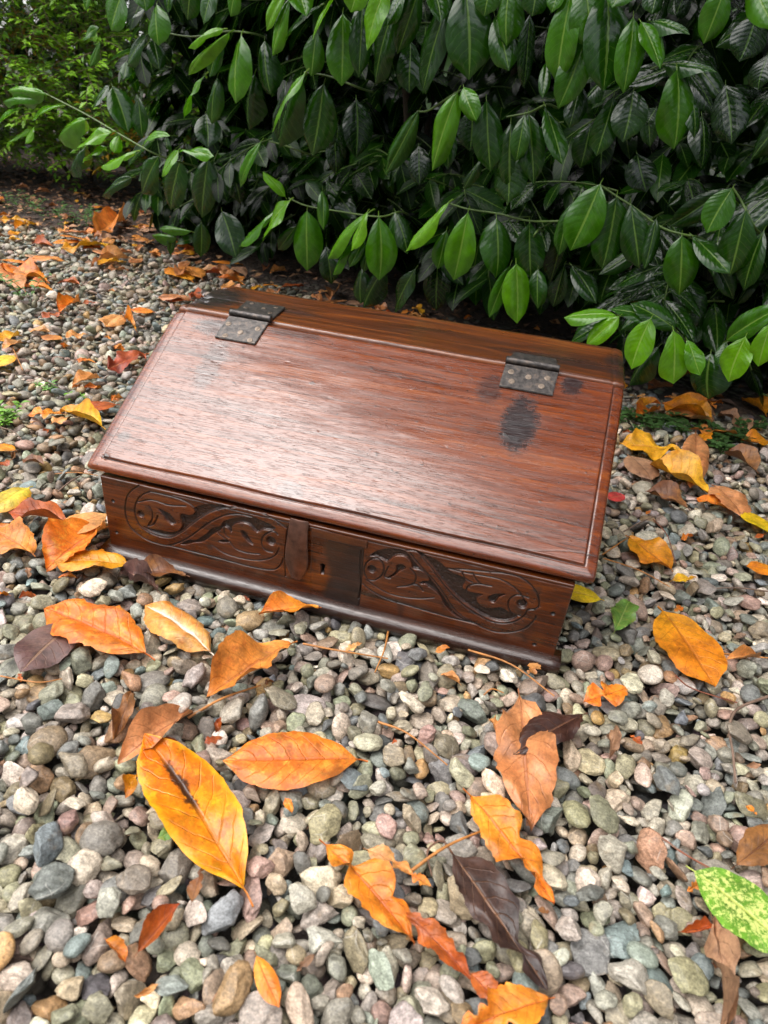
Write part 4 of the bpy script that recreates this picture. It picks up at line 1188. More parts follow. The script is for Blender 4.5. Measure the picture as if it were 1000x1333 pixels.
# --- side and back boards
def prism(name, prof, x0, x1, mat, bev=.0015):
    bm = bmesh.new()
    vs = [bm.verts.new((x0, y, z)) for y, z in prof]
    f = bm.faces.new(vs)
    ex = bmesh.ops.extrude_face_region(bm, geom=[f])
    bmesh.ops.translate(bm, verts=[v for v in ex['geom'] if isinstance(v, bmesh.types.BMVert)], vec=(x1-x0, 0, 0))
    bmesh.ops.recalc_face_normals(bm, faces=bm.faces)
    if bev: bmesh.ops.bevel(bm, geom=bm.edges[:], offset=bev, segments=2, affect='EDGES')
    return bm_obj(name, bm, mat, None, False)
TH = math.atan2(.1332, .2296)
prof = [(.0125, .004), (.372, .004), (.372, .2505), (.236, .2505), (.0125, .1165)]
for x0 in (.002, .570):
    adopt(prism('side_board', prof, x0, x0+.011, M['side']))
adopt(prism('back_board', [(.361, .005), (.3715, .005), (.3715, .249), (.361, .249)], .0135, .5695, M['side']))
adopt(prism('bottom_board', [(.013, .006), (.3605, .006), (.3605, .014), (.013, .014)], .0135, .5695, M['side']))
# --- base moulding: front run and two returns
def moulding(name, length, mat):
    bm = bmesh.new()
    prof_ = [(.012, -.006), (-.0135, -.006), (-.0148, .001), (-.0148, .006), (-.0128, .0095), (-.008, .0122), (-.003, .0133), (.012, .0133)]
    N_ = 60; rows = []
    for i in range(N_+1):
        x = length*i/N_
        k = 1+.012*math.sin(i*.4)+.012*math.sin(i*1.1)
        rows.append([bm.verts.new((x, p[0]*(k if p[0] < -.005 else 1), p[1]+(.0002*math.sin(i*.7) if p[1] > 0 else 0))) for p in prof_])
    for a_, b_ in zip(rows[:-1], rows[1:]):
        for k in range(len(prof_)):
            k2 = (k+1) % len(prof_)
            bm.faces.new((a_[k], a_[k2], b_[k2], b_[k]))
    bm.faces.new(rows[0][::-1]); bm.faces.new(rows[-1])
    bmesh.ops.recalc_face_normals(bm, faces=bm.faces)
    return bm_obj(name, bm, mat, None, True)
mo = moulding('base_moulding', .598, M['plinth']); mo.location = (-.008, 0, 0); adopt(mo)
# --- sloping lid: local x along, y up the slope, z out of the face
LX0, LX1, LL = -.0185, .6005, .2655
CR = [spline2([(470, 12.5), (524, 14), (547, 19), (564, 23), (597, 27)], 4), spline2([(330, 17), (365, 19.5), (400, 20)], 3), spline2([(-10, 44), (20, 46), (40, 45)], 3),
      ]
def lid_h(X, Y):
    # raised field with a thumb moulding round three sides
    dx = np.minimum(X-.0015, .586-X); dy = Y-.0125+.0006*np.sin(X*33)
    d = np.minimum(dx, dy)
    z = -.0030*(1-ss(d, -.0006, .0007))
    out_ = np.clip(-d/.014, 0, 1)
    z -= .0030*out_**2.2
    groove = np.exp(-((d+.0010)/.0008)**2)*.0009
    z -= groove
    for c in CR: z -= (1-ss(seg_dist(X, Y, c), 0, .0007))*.0006
    chip = 1-ss(np.hypot((X-.004), (Y-.014)*1.4)+nz2(X, Y, 300, 300, 2)*.002, .004, .008)
    z = z-chip*.0010
    z += nz2(X, Y, 5, 9, 12, 3)*.00055+nz2(X, Y, 30, 120, 15, 2)*.00007
    # dents
    rs = random.Random(9)
    for _ in range(16):
        cx, cy, r_ = rs.uniform(.02, .57), rs.uniform(.02, .25), rs.uniform(.0008, .0022)
        z -= .0002*np.exp(-(((X-cx)/(r_*rs.uniform(1, 2.6)))**2+((Y-cy)/r_)**2))
    for _ in range(40):
        cx, cy = rs.uniform(.468, .505), rs.uniform(.135, .222)
        z -= .00004*np.exp(-(((X-cx)/.004)**2+((Y-cy)/.0010)**2))
    for _ in range(16):
        cx, cy = rs.uniform(.062, .092), rs.uniform(.15, .215)
        z -= .0002*np.exp(-(((X-cx)/.0025)**2+((Y-cy)/.0012)**2))
    return z
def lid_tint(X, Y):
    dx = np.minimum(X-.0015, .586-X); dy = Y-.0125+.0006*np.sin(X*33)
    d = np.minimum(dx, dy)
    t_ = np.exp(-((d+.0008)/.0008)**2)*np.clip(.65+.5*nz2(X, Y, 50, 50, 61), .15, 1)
    for c in CR: t_ = np.maximum(t_, .8*(1-ss(seg_dist(X, Y, c), .0001, .0008)))
    t_ = np.maximum(t_, .8*(1-ss(np.hypot((X-.004), (Y-.014)*1.4)+nz2(X, Y, 300, 300, 2)*.002, .003, .007)))
    t_ = np.maximum(t_, ss(nz2(X, Y, 90, 140, 64, 3), 1.05, 1.4)*.8)
    t_ = np.maximum(t_, .8*ss(Y, .2635, .2585+.0065)*0)
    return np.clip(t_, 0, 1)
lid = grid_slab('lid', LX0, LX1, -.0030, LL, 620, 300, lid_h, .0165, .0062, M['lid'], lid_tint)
for v in []: pass
lid.matrix_world = Matrix.Translation((0, -.0021, .1335)) @ Matrix.Rotation(TH, 4, 'X')
bpy.context.view_layer.update()
adopt(lid)
# --- top plank: local = world x, y
TS = spline2([(-30, 297), (0, 300), (19, 302), (50, 299), (90, 297), (150, 299)], 4)
def top_h(X, Y):
    z = nz2(X, Y, 6, 12, 22, 3)*.0007+nz2(X, Y, 40, 160, 25, 2)*.00012
    z -= (1-ss(seg_dist(X, Y, TS), 0, .0011))*.0016
    bd = X-.5855
    z -= .0012*np.exp(-((bd)/.0011)**2)
    z -= .0028*ss(bd, .002, .0145)**2
    z -= ss(-X+.02*nz2(X, Y, 40, 40, 3), .0, .03)*.0035*(1+nz2(X, Y, 150, 150, 31))
    z -= .0012*ss(Y, .365, .385)
    return z
tp = grid_slab('top_board', LX0+.001, LX1+.0005, .2338, .3830, 420, 110, top_h, .015, .0058, M['top'])
tp.matrix_world = Matrix.Translation((0, 0, .2672))
bpy.context.view_layer.update()
adopt(tp)

# --- iron butterfly hinges (plate on the lid, knuckle, plate on the top board)
def plate_grid(pts4, thick, nx=14, ny=12, seed=0, bev=.0008):
    """quad plate between 4 corners (front-left, front-right, back-right, back-left) in local xy, z up"""
    bm = bmesh.new()
    vs = [bm.verts.new((x, y, 0)) for x, y in pts4]
    f = bm.faces.new(vs)
    ex = bmesh.ops.extrude_face_region(bm, geom=[f])
    bmesh.ops.translate(bm, verts=[v for v in ex['geom'] if isinstance(v, bmesh.types.BMVert)], vec=(0, 0, thick))
    bmesh.ops.recalc_face_normals(bm, faces=bm.faces)
    bmesh.ops.bevel(bm, geom=bm.edges[:], offset=bev, segments=2, affect='EDGES')
    return bm
def screw_bm(x, y, z, r, ang):
    bm = bmesh.new()
    seg = 20
    rings = [(1.0, 0), (.96, .0006), (.75, .0009), (.35, .0009)]
    rows = [[bm.verts.new((x+r*k*math.cos(2*math.pi*i/seg), y+r*k*math.sin(2*math.pi*i/seg), z+h)) for i in range(seg)] for k, h in rings]
    for a_, b_ in zip(rows[:-1], rows[1:]):
        for i in range(seg): bm.faces.new((a_[i], a_[(i+1) % seg], b_[(i+1) % seg], b_[i]))
    bm.faces.new(rows[-1])
    # driver slot: two raised lips either side of a dark gap
    c, s_ = math.cos(ang), math.sin(ang)
    for off in (-.00075, .00075):
        q = []
        for dx, dy in ((-.7*r, off-.0002), (.7*r, off-.0002), (.7*r, off+.0002), (-.7*r, off+.0002)):
            q.append((x+dx*c-dy*s_, y+dx*s_+dy*c))
        lo = [bm.verts.new((a2, b2, z+.0009)) for a2, b2 in q]; hi = [bm.verts.new((a2, b2, z+.0013)) for a2, b2 in q]
        bm.faces.new(hi)
        for i in range(4): bm.faces.new((lo[i], lo[(i+1) % 4], hi[(i+1) % 4], hi[i]))
    return bm
M['screw'] = plain_material('worn_screw', (.20, .155, .12), .4, .4, 300)
M['screw'].node_tree.nodes['Principled BSDF'].inputs['Metallic'].default_value = .6
LID_M = Matrix.Translation((0, -.0021, .1335)) @ Matrix.Rotation(TH, 4, 'X')
def hinge(lidq, topq, kn, screws, tscrews):
    h = bpy.data.objects.new('hinge', None); link(h)
    h.location = LID_M @ Vector((lidq[0][0]+.03, .25, 0)); h.empty_display_size = .02
    bpy.context.view_layer.update()
    adopt(h)
    bpy.context.view_layer.update()
    a_ = bm_obj('lid_plate', plate_grid(lidq, .0022), M['iron'], None, False); a_.matrix_world = LID_M @ Matrix.Translation((0, 0, .0006)); adopt(a_, h)
    b_ = bm_obj('top_plate', plate_grid(topq, .0022), M['iron'], None, False); b_.matrix_world = Matrix.Translation((0, 0, .2678)); adopt(b_, h)
    V_, F_ = tube([(kn[0][0]+(kn[1][0]-kn[0][0])*t_, kn[0][1]+(kn[1][1]-kn[0][1])*t_, kn[0][2]) for t_ in (0, .02, .33, .335, .66, .665, .98, 1)], .0050, 14)
    bm = bmesh.new(); vv = [bm.verts.new(p) for p in V_]
    for f in F_[:-2]: bm.faces.new([vv[k] for k in f])
    for e in (0, 7*14):
        bm.faces.new([vv[e+k] for k in range(14)])
    for r_i in (2, 5):
        pass
    k_ = bm_obj('knuckle', bm, M['iron'], None, True); adopt(k_, h)
    for i, (x, y) in enumerate(screws):
        s_ = bm_obj('screw', screw_bm(x, y, .0027, .0040, i*1.1+.3), M['screw'], None, False); s_.matrix_world = LID_M; bpy.context.view_layer.update(); adopt(s_, h)
    for i, (x, y) in enumerate(tscrews):
        s_ = bm_obj('screw', screw_bm(x, y, .2698, .0036, i*1.7+.9), M['screw'], None, False); adopt(s_, h)
    return h
hinge([(.0625, .2235), (.1220, .2235), (.1262, .2650), (.0668, .2650)], [(.0668, .238), (.1262, .238), (.118, .304), (.056, .304)],
      ((.0660, .2325, .2712), (.1270, .2325, .2712)), [(.0727, .2500), (.1160, .2500), (.0950, .2390), (.0765, .2290), (.1130, .2285)], [(.072, .268), (.095, .279), (.112, .262), (.070, .292), (.108, .292)])
hinge([(.4500, .2270), (.5165, .2270), (.5175, .2650), (.4512, .2650)], [(.452, .238), (.516, .238), (.512, .275), (.456, .275)],
      ((.4502, .2325, .2712), (.5180, .2325, .2712)), [(.4605, .2525), (.4830, .2490), (.5060, .2525), (.4640, .2375), (.5010, .2380)], [])

# --- hasp hanging from the lid over the front board
def hasp():
    bm = bmesh.new()
    prof_ = [(0.120, .0125, .0010), (.108, .0118, .0045), (.092, .0132, .0075), (.074, .0152, .0080), (.058, .0150, .0062), (.046, .0115, .0046), (.0375, .0075, .0050), (.0360, .0062, .0058)]
    xc = .2655
    N_ = 8
    fr, bk = [], []
    for z, hw, out in prof_:
        rf, rb = [], []
        for j in range(N_+1):
            s_ = -1+2*j/N_
            x = xc+hw*s_*(1 if True else 0)-.0012*(.12-z)*10
            yy = -out-.0018*(1-s_*s_)
            zz = z-(.0010*math.sin(j*2.1) if z < .038 else 0)
            rf.append(bm.verts.new((x, yy, zz))); rb.append(bm.verts.new((x, yy+.0020, zz)))
        fr.append(rf); bk.append(rb)
    for i in range(len(prof_)-1):
        for j in range(N_):
            bm.faces.new((fr[i][j], fr[i+1][j], fr[i+1][j+1], fr[i][j+1]))
            bm.faces.new((bk[i][j], bk[i][j+1], bk[i+1][j+1], bk[i+1][j]))
        bm.faces.new((fr[i][0], bk[i][0], bk[i+1][0], fr[i+1][0]))
        bm.faces.new((fr[i][N_], fr[i+1][N_], bk[i+1][N_], bk[i][N_]))
    for r_ in (0, -1):
        for j in range(N_): bm.faces.new((fr[r_][j], fr[r_][j+1], bk[r_][j+1], bk[r_][j]))
    bmesh.ops.recalc_face_normals(bm, faces=bm.faces)
    o = bm_obj('hasp', bm, M['hasp'], None, True)
    sb = o.modifiers.new('subdiv', 'SUBSURF'); sb.levels = 2; sb.render_levels = 2
    return o
adopt(hasp())
# filler fillet under the lid at the lock
adopt(prism('lock_rail', [(-.0022, .1015), (.0, .1015), (.0, .1120), (-.0022, .1120)], .281, .349, M['side'], .0006))
# ------------------------------------------------------------------ laurel hedge
hedge = empty('laurel_hedge', tuple(GQ+GD*-.4))
tag(hedge, 'tall cherry laurel hedge with glossy drooping leaves behind the box', 'hedge')
def hadopt(o):
    o.parent = hedge
    o.matrix_parent_inverse = Matrix.Translation(-(GQ+GD*-.4))
    return o
LV = []
for s in range(10):
    q = np.random.default_rng(s+50)
    v, f, uv = blade(18, 8, fold=q.uniform(.10, .34), droop=q.uniform(-.02, .22), quilt=q.uniform(.25, .75), wave=q.uniform(.05, .3), twist=q.uniform(-.45, .45), seed=s, widest=q.uniform(.48, .58), curl=q.uniform(-.35, .05))
    LV.append(mesh_np('leaf', v, f, M['laurel'], uv=uv))
nleaf = 0
def add_leaf(P, T, nrm, width, age_shade):
    global nleaf
    o = bpy.data.objects.new('leaf', LV[random.randrange(len(LV))])
    link(o)
    hadopt(o)
    o.matrix_basis = frame_matrix(P, T, nrm, width)
    o.color = (age_shade, random.random(), 0, 1)
    nleaf += 1
view_dir = -fwd
for r_ in LAUREL:
    P = Vector(r_[0:3])/1000; T = Vector(r_[3:6])/1000
    tocam = (CAM-(P+T)/2).normalized()
    nrm = tocam*.55+Vector((0, 0, 1))*random.uniform(.4, 1.7)+GT*random.uniform(-.6, .6)+GD*.3
    wdt = r_[6]/1000
    add_leaf(P, T, nrm, min(max(wdt*1.14, .022), .09), r_[7]*.95 if r_[7] > .5 else r_[7]*.8)

# shoots that fill the hedge
def shoots(N_, ar, cr, zr, scale=1.0, lean=.15, seed=1):
    rs = np.random.default_rng(seed)
    out, stems = [], []
    for _ in range(N_):
        a_ = rs.uniform(*ar); c_ = rs.uniform(*cr); z_ = rs.uniform(*zr)
        p = GQ+GT*a_+GD*(c_+lean*z_)+Vector((0, 0, z_))
        hd = rs.uniform(-1.2, 1.2)
        d = (GD*math.cos(hd)+GT*math.sin(hd)+Vector((0, 0, rs.uniform(-.35, .45)))).normalized()
        nl = rs.integers(5, 10); sp = rs.uniform(.016, .026)
        L_ = nl*sp; q = p.copy(); path = [q.copy()]
        side = d.cross(Vector((0, 0, 1))).normalized()
        for k in range(nl):
            d = (d+Vector((0, 0, -.05))).normalized(); q = q+d*sp; path.append(q.copy())
            sg = 1 if k % 2 else -1
            ld = (d*rs.uniform(.2, .8)+side*sg*rs.uniform(.4, 1.1)+Vector((0, 0, -rs.uniform(.15, 1.15)))).normalized()
            ln = rs.uniform(.085, .145)*scale
            nr = (Vector((0, 0, 1))*rs.uniform(.4, 1.0)+GD*rs.uniform(.2, .9)+side*rs.uniform(-.4, .4))
            out.append((q.copy(), q+ld*ln, nr, ln*rs.uniform(.34, .46), c_))
        stems.append(path)
    return out, stems
fill = []; stems = []
for args in [(140, (-.95, 1.0), (-.70, -.45), (.12, 1.15), 1.0, .15, 1), (560, (-.95, 2.6), (-1.1, -.62), (.0, 1.3), 1.05, .15, 2),
             (230, (1.05, 2.6), (-.5, -.15), (.03, 1.2), 1.0, .15, 7), (520, (-1.0, 3.0), (-1.6, -1.0), (.0, 1.7), 1.25, .1, 3),
             (760, (-1.0, 2.6), (-.6, -.12), (1.15, 3.1), 1.15, .15, 4), (700, (-.9, 2.4), (-.05, .36), (2.2, 3.0), 1.3, .15, 5), (90, (-.7, 1.1), (-.42, -.16), (.16, .42), .85, .15, 9), (150, (-1.0, -.75), (-.9, -.3), (.05, 1.2), 1.0, .15, 6)]:
    f_, s_ = shoots(*args); fill += f_; stems += s_
# keep the hollow at the hedge's foot open
fill = [f for f in fill if min(f[0].z, f[1].z) > .015]
# the foremost fill leaves in view are single leaves too
Pm = np.array([list((f[0]+f[1])/2) for f in fill])
px, py, w = cam_project(Pm)
vis = (w > .2) & (px > -20) & (px < 1020) & (py > -20) & (py < 480)
sc = np.where(vis, -w, -99)
pick = set(np.argsort(-sc)[:max(0, 300-nleaf)].tolist())
rest = []
for i, f in enumerate(fill):
    if i in pick: add_leaf(f[0], f[1], f[2], f[3], random.uniform(.05, .35))
    else: rest.append(f)
bl, bf, bu = blade(6, 2, fold=.22, droop=.12, quilt=0, stalk=False, seed=3)
def merge_blades(items, bl, bf, bu, age_shade):
    n_ = len(items)
    M3 = np.zeros((n_, 3, 3)); T_ = np.zeros((n_, 3))
    for i, f in enumerate(items):
        mt = frame_matrix(f[0], f[1], f[2], f[3]); M3[i] = np.array(mt)[:3, :3]; T_[i] = f[0]
    V = np.einsum('nij,vj->nvi', M3, bl)+T_[:, None, :]
    F = (bf[None]+(np.arange(n_)*len(bl))[:, None, None]).reshape(-1, bf.shape[1])
    C = np.zeros((n_, 3)); C[:, 0] = age_shade; C[:, 1] = rng.random(n_)
    return V.reshape(-1, 3), F, np.tile(bu, (n_, 1)), np.repeat(C, len(bl), 0)
fill_shade = np.clip(rng.normal(.10, .12, len(rest)), 0, .7)  # fill leaves coloured darker, standing in for the shade inside the hedge
V, F, UV, C = merge_blades(rest, bl, bf, bu, fill_shade)
fo_ = obj('foliage', mesh_np('foliage', V, F, M['laurel_mass'], uv=UV, col=C)); hadopt(fo_); fo_['kind'] = 'stuff'
print('hedge leaves', nleaf, 'mass', len(rest))
# stems of the shoots, joined
SV, SF = [], []; off = 0
for s_ in stems:
    v, f = tube(s_, .0022, 4, .6)
    SV += [tuple(p) for p in v]; SF += [tuple(off+k for k in q) for q in f]; off += len(v)
so = obj('twigs', mesh_np('twigs', SV, SF, M['greenstem'])); hadopt(so); so['kind'] = 'stuff'
for tw in TWIGS:
    v, f = tube(smooth_path([Vector(p)/1000 for p in tw], 5), .0019, 6, 1.3)
    hadopt(obj('shoot', mesh_np('shoot', [tuple(p) for p in v], f, M['greenstem'])))
rs = random.Random(4)
for i in range(16):                                           # trunks and limbs inside
    a_ = -.8+i*.21+rs.uniform(-.05, .05); c_ = rs.uniform(-.95, -.6)
    b = GQ+GT*a_+GD*c_
    pts = [b+Vector((0, 0, -.05))]
    d = Vector((rs.uniform(-.2, .2), rs.uniform(-.2, .2), 1))
    q = pts[0].copy()
    for k in range(9):
        d = (d+Vector((rs.uniform(-.3, .3), rs.uniform(-.3, .3), .25))).normalized(); q = q+d*.32; pts.append(q.copy())
    v, f = tube(smooth_path(pts, 3), rs.uniform(.012, .024), 8, .35)
    hadopt(obj('trunk', mesh_np('trunk', [tuple(p) for p in v], f, M['bark'])))

# ------------------------------------------------------------------ small-leaved shrub at the left back
shrub = empty('flowering_shrub', (-2.2, 2.9, 0))
tag(shrub, 'loose small-leaved green shrub with tiny white flowers left of the laurel hedge', 'shrub')
def sadopt(o):
    o.parent = shrub; o.matrix_parent_inverse = Matrix.Translation((2.2, -2.9, 0)); return o
rs = np.random.default_rng(31)
items, cols, stemV, stemF, off = [], [], [], [], 0
flowers = []
for k in range(5600):
    x = rs.uniform(-3.6, -.95); depth = rs.uniform(0, 1.0)**1.3*.95
    yb = 2.15+.10*(x+2.2)*0+.35*math.sin(x*2.1)*.3
    if x > -1.45: yb += .25
    y = yb+depth
    z = rs.uniform(.10, 1.7)
    if z < .35: y += (.35-z)*.9
    p = Vector((x, y, z))
    d = Vector((rs.uniform(-.7, .9), rs.uniform(-1.0, .2), rs.uniform(-.25, .7))).normalized()
    nl = rs.integers(9, 18); sp = .014
    q = p.copy(); path = [q.copy()]
    side = d.cross(Vector((0, 0, 1))).normalized()
    yel = .9 if (abs(x+2.35) < .16 and abs(z-.58) < .14) or (abs(x+1.45) < .10 and z < .3) else 0
    g0 = rs.uniform(0, 1)
    for j in range(nl):
        d = (d+Vector((rs.uniform(-.1, .1), rs.uniform(-.1, .1), -.03))).normalized(); q = q+d*sp; path.append(q.copy())
        sg = 1 if j % 2 else -1
        ld = (d*.6+side*sg*rs.uniform(.5, 1)+Vector((0, 0, rs.uniform(-.5, .5)))).normalized()
        ln = rs.uniform(.024, .046)
        items.append((q.copy(), q+ld*ln, Vector((rs.uniform(-.4, .4), -.4, 1)), ln*.42, 0))
        g = g0*.6+rs.uniform(0, .4)
        c = np.array((.035, .13, .008))*(1-g)+np.array((.26, .50, .020))*g
        if yel: c = np.array((.45, .26, .015))
        cols.append(c)
    if rs.random() < .05 and depth < .3 and z > .3: flowers.append(q.copy())
    v, f = tube(path[::4]+[path[-1]], .0014, 4, .6)
    stemV += [tuple(p_) for p_ in v]; stemF += [tuple(off+m_ for m_ in q_) for q_ in f]; off += len(v)
sbl, sbf, sbu = blade(2, 2, fold=.3, droop=.2, stalk=False, seed=8)
V, F, UV, C = merge_blades(items, sbl, sbf, sbu, np.zeros(len(items)))
C = np.repeat(np.array(cols), len(sbl), 0)
M['shrubleaf'] = tint_material('shrub_leaf', .38, .2, .3)
o = obj('foliage', mesh_np('foliage', V, F, M['shrubleaf'], uv=UV, col=C)); sadopt(o); o['kind'] = 'stuff'
o = obj('twigs', mesh_np('twigs', stemV, stemF, M['barkstem'])); sadopt(o); o['kind'] = 'stuff'
for i in range(14):
    q = Vector((-1.3-i*.2+rs.uniform(-.08, .08), 2.45+rs.uniform(0, .6), -.03)); pts = [q.copy()]; d = Vector((rs.uniform(-.4, .4), rs.uniform(-.5, .1), 1))
    for k in range(8):
        d = (d+Vector((rs.uniform(-.35, .35), rs.uniform(-.35, .25), .15))).normalized(); q = q+d*.2; pts.append(q.copy())
    v, f = tube(smooth_path(pts, 3), .010, 6, .3)
    sadopt(obj('branch', mesh_np('branch', [tuple(p) for p in v], f, M['bark'])))
M['white'] = plain_material('white_petal', (.75, .73, .68), .6, .1)
pet = blade(4, 2, fold=.2, droop=-.2, stalk=False, seed=2)
hand = [(-2.30, 2.42, .565), (-2.02, 2.30, .500), (-1.98, 2.30, .49), (-1.72, 2.2, .36), (-1.60, 2.2, .33), (-1.60, 2.2, .31), (-2.3, 2.5, .72)]
fv = [Vector(h) for h in hand]+flowers[:14]
for c in fv:
    its = []
    for cl in range(5):
        cc = c+Vector(rs.uniform(-.012, .012, 3))
        for j in range(5):
            a_ = j*1.2566+cl
            its.append((cc, cc+Vector((math.cos(a_)*.008, -.004, math.sin(a_)*.008)), Vector((0, -1, .3)), .006, 0))
    V, F, UV, C = merge_blades(its, pet[0], pet[1], pet[2], 0)
    sadopt(obj('flower', mesh_np('flower', V, F, M['white'], uv=UV)))

# ------------------------------------------------------------------ thicket far behind
rs = np.random.default_rng(41)
its = []
for _ in range(42000):
    if _ < 24000: x = rs.uniform(-7.5, 4.5); y = 3.6+rs.uniform(0, .9)+.25*math.sin(x*1.7); z = rs.uniform(0, 3.6+.3*math.sin(x*2.3))
    else:                                     # unseen ring behind the camera, added to darken reflections and low sky light
        a_ = rs.uniform(-.25, math.pi+.25); r0 = 6.2+.4*math.sin(a_*9)+rs.uniform(0, .9)
        x = -.6+r0*math.cos(a_); y = 1.5-r0*math.sin(a_)*.85; z = rs.uniform(0, 3.1+.4*math.sin(a_*7))
    d = Vector((rs.uniform(-1, 1), rs.uniform(-1, .4), rs.uniform(-1.2, .5))).normalized(); ln = rs.uniform(.15, .26)
    its.append((Vector((x, y, z)), Vector((x, y, z))+d*ln, Vector((rs.uniform(-.5, .5), -.5, 1)), ln*.5, 0))
V, F, UV, C = merge_blades(its, sbl, sbf, sbu, 0)
C = np.array((.030, .075, .014))*rs.uniform(.4, 1.5, (len(its), 1)); C = np.repeat(C, len(sbl), 0)
tag(obj('thicket', mesh_np('thicket', V, F, M['shrubleaf'], uv=UV, col=C)), 'dark evergreen thicket behind shrub and hedge, with an unseen ring added behind the camera to darken reflections', 'thicket', None, 'stuff')

# ------------------------------------------------------------------ leaf mould under the shrub and hedge
rs = np.random.default_rng(77)
its, cols = [], []
for _ in range(8000):
    if rs.random() < .7: x, y = rs.uniform(-4.4, -1.0), rs.uniform(1.5, 3.4)
    else: x, y = rs.uniform(-1.6, 1.9), rs.uniform(.7, 2.6)
    g = float(gravel_edge(np.float64(x), np.float64(y)))
    if g > .05 and rs.random() > .015: continue
    if g < -1.9: continue
    ln = rs.uniform(.015, .05); a_ = rs.uniform(0, 6.28)
    p = Vector((x, y, rs.uniform(.002, .022)))
    its.append((p, p+Vector((math.cos(a_), math.sin(a_), rs.uniform(-.25, .25)))*ln, Vector((rs.uniform(-.5, .5), rs.uniform(-.5, .5), 1)), ln*rs.uniform(.3, .6), 0))
    cols.append(np.array([(.15, .075, .04), (.25, .13, .07), (.09, .048, .03), (.36, .19, .09), (.05, .03, .022)][rs.integers(0, 5)])*rs.uniform(.7, 1.3))
V, F, UV, C = merge_blades(its, sbl, sbf, sbu, 0)
C = np.repeat(np.array(cols), len(sbl), 0)
M['mould'] = tint_material('leaf_mould', .75)
tag(obj('leaf_mould', mesh_np('leaf_mould', V, F, M['mould'], uv=UV, col=C)), 'brown broken leaf mould covering the soil under shrub and hedge', 'leaf mould', None, 'stuff')

# ------------------------------------------------------------------ fallen leaves
SH = {'flat': dict(fold=.10, droop=.03, wave=.25, curl=.02), 'smooth': dict(fold=.16, droop=.06, wave=.10, curl=-.06), 'curl': dict(fold=.25, droop=.10, wave=.5, curl=.28, twist=.4),
      'fold': dict(fold=.45, droop=.08, wave=.35, curl=-.10, twist=.2), 'wave': dict(fold=.18, droop=.05, wave=.9, curl=.06, twist=.3, notch=.25),
      'torn': dict(fold=.28, droop=.08, wave=.6, curl=.05, twist=.3, notch=.9), 'crumple': dict(fold=.3, droop=.15, wave=.8, curl=.35, twist=1.1, notch=.5, crumple=.7)}
fcache = {}
def fallen(P, T, width, pal, shape, label, group='fallen leaves on the gravel', var=None, tilt=.18, name='fallen_leaf'):
    var = random.randrange(5) if var is None else var
    k = (pal, shape, var)
    if k not in fcache:
        big_ = (Vector(T)-Vector(P)).length > .09
        v, f, uv = blade(34 if big_ or shape in ('torn',) else 16, 12 if big_ else 6, seed=var*7+hash_small(shape), quilt=.25, widest=.52, ragged=.06 if shape in ('flat', 'smooth') else .17, **SH[shape])
        fcache[k] = mesh_np('fallen_leaf', v, f, DL[pal], uv=uv)
    o = bpy.data.objects.new(name, fcache[k]); link(o)
    o.matrix_world = frame_matrix(P, T, Vector((random.uniform(-tilt, tilt), random.uniform(-tilt, tilt), 1)), width)
    return tag(o, label, 'leaf', group)
def hash_small(s): return sum(ord(c) for c in s) % 97
for i, r_ in enumerate(FALLEN):
    P = Vector(r_[0:3])/1000; T = Vector(r_[3:6])/1000
    L_ = (T-P).length
    for q in (P, T): q.z += .003
    if r_[7] == 'gold': T.z += .006
    fallen(P, T, r_[6]/1000*1.07, r_[7], r_[8], r_[10], var=i % 7, tilt=.12)
# drift along the foot of the hedge and at the left back
rs = random.Random(8)
pal = ['orangetan', 'tan', 'paleorange', 'orange', 'amber', 'drytan', 'rust', 'amberyellow', 'brown', 'tan', 'orangetan', 'tan', 'drytan', 'paleorange']
words = {'paleorange': 'pale orange', 'orangetan': 'orange-tan', 'tan': 'tan', 'brown': 'brown', 'orange': 'orange', 'amber': 'amber', 'drytan': 'dull dry tan', 'rust': 'rust-coloured', 'amberyellow': 'yellow-orange'}
cnt = 0
def drift(x, y, zone, s=1.0):
    global cnt
    p_ = rs.choice(pal); a_ = rs.uniform(0, 6.28); ln = rs.uniform(.05, .105)*s
    g = float(gravel_edge(np.float64(x), np.float64(y)))
    z = .008+rs.uniform(0, .012)*(1 if g < .25 else .2)
    P = Vector((x, y, z)); T = P+Vector((math.cos(a_)*ln, math.sin(a_)*ln, rs.uniform(-.08, .12)*ln))
    fallen(P, T, ln*rs.uniform(.36, .50), p_, rs.choice(['curl', 'fold', 'wave', 'torn', 'smooth']), f'{words[p_]} laurel leaf lying in the drift {zone}', f'{words[p_]} leaves in the drift {zone}', var=rs.randrange(3), tilt=.25)
    cnt += 1
for _ in range(92):                                       # foot of the hedge, behind the chest
    a_ = rs.uniform(-1.15, .45); c_ = rs.gauss(.02, .13)
    p = GQ+GT*a_+GD*c_; drift(p.x, p.y, 'at the hedge foot behind the chest')
for _ in range(30):
    a_ = rs.uniform(.7, 1.9); c_ = rs.gauss(-.02, .12)
    p = GQ+GT*a_+GD*c_; drift(p.x, p.y, 'at the hedge foot on the right')
for _ in range(66):
    x = rs.uniform(-2.6, -1.0); y = 1.62+.20*(x+1.5)*-.6+rs.gauss(.05, .17)
    drift(x, y, 'at the left back', 1.1)
for _ in range(12):
    x = rs.uniform(-1.75, -1.0); drift(x, rs.uniform(1.1, 1.6), 'at the left back')
for _ in range(34):
    drift(rs.uniform(-3.2, -1.3), rs.uniform(1.85, 2.5), 'on the soil under the flowering shrub')
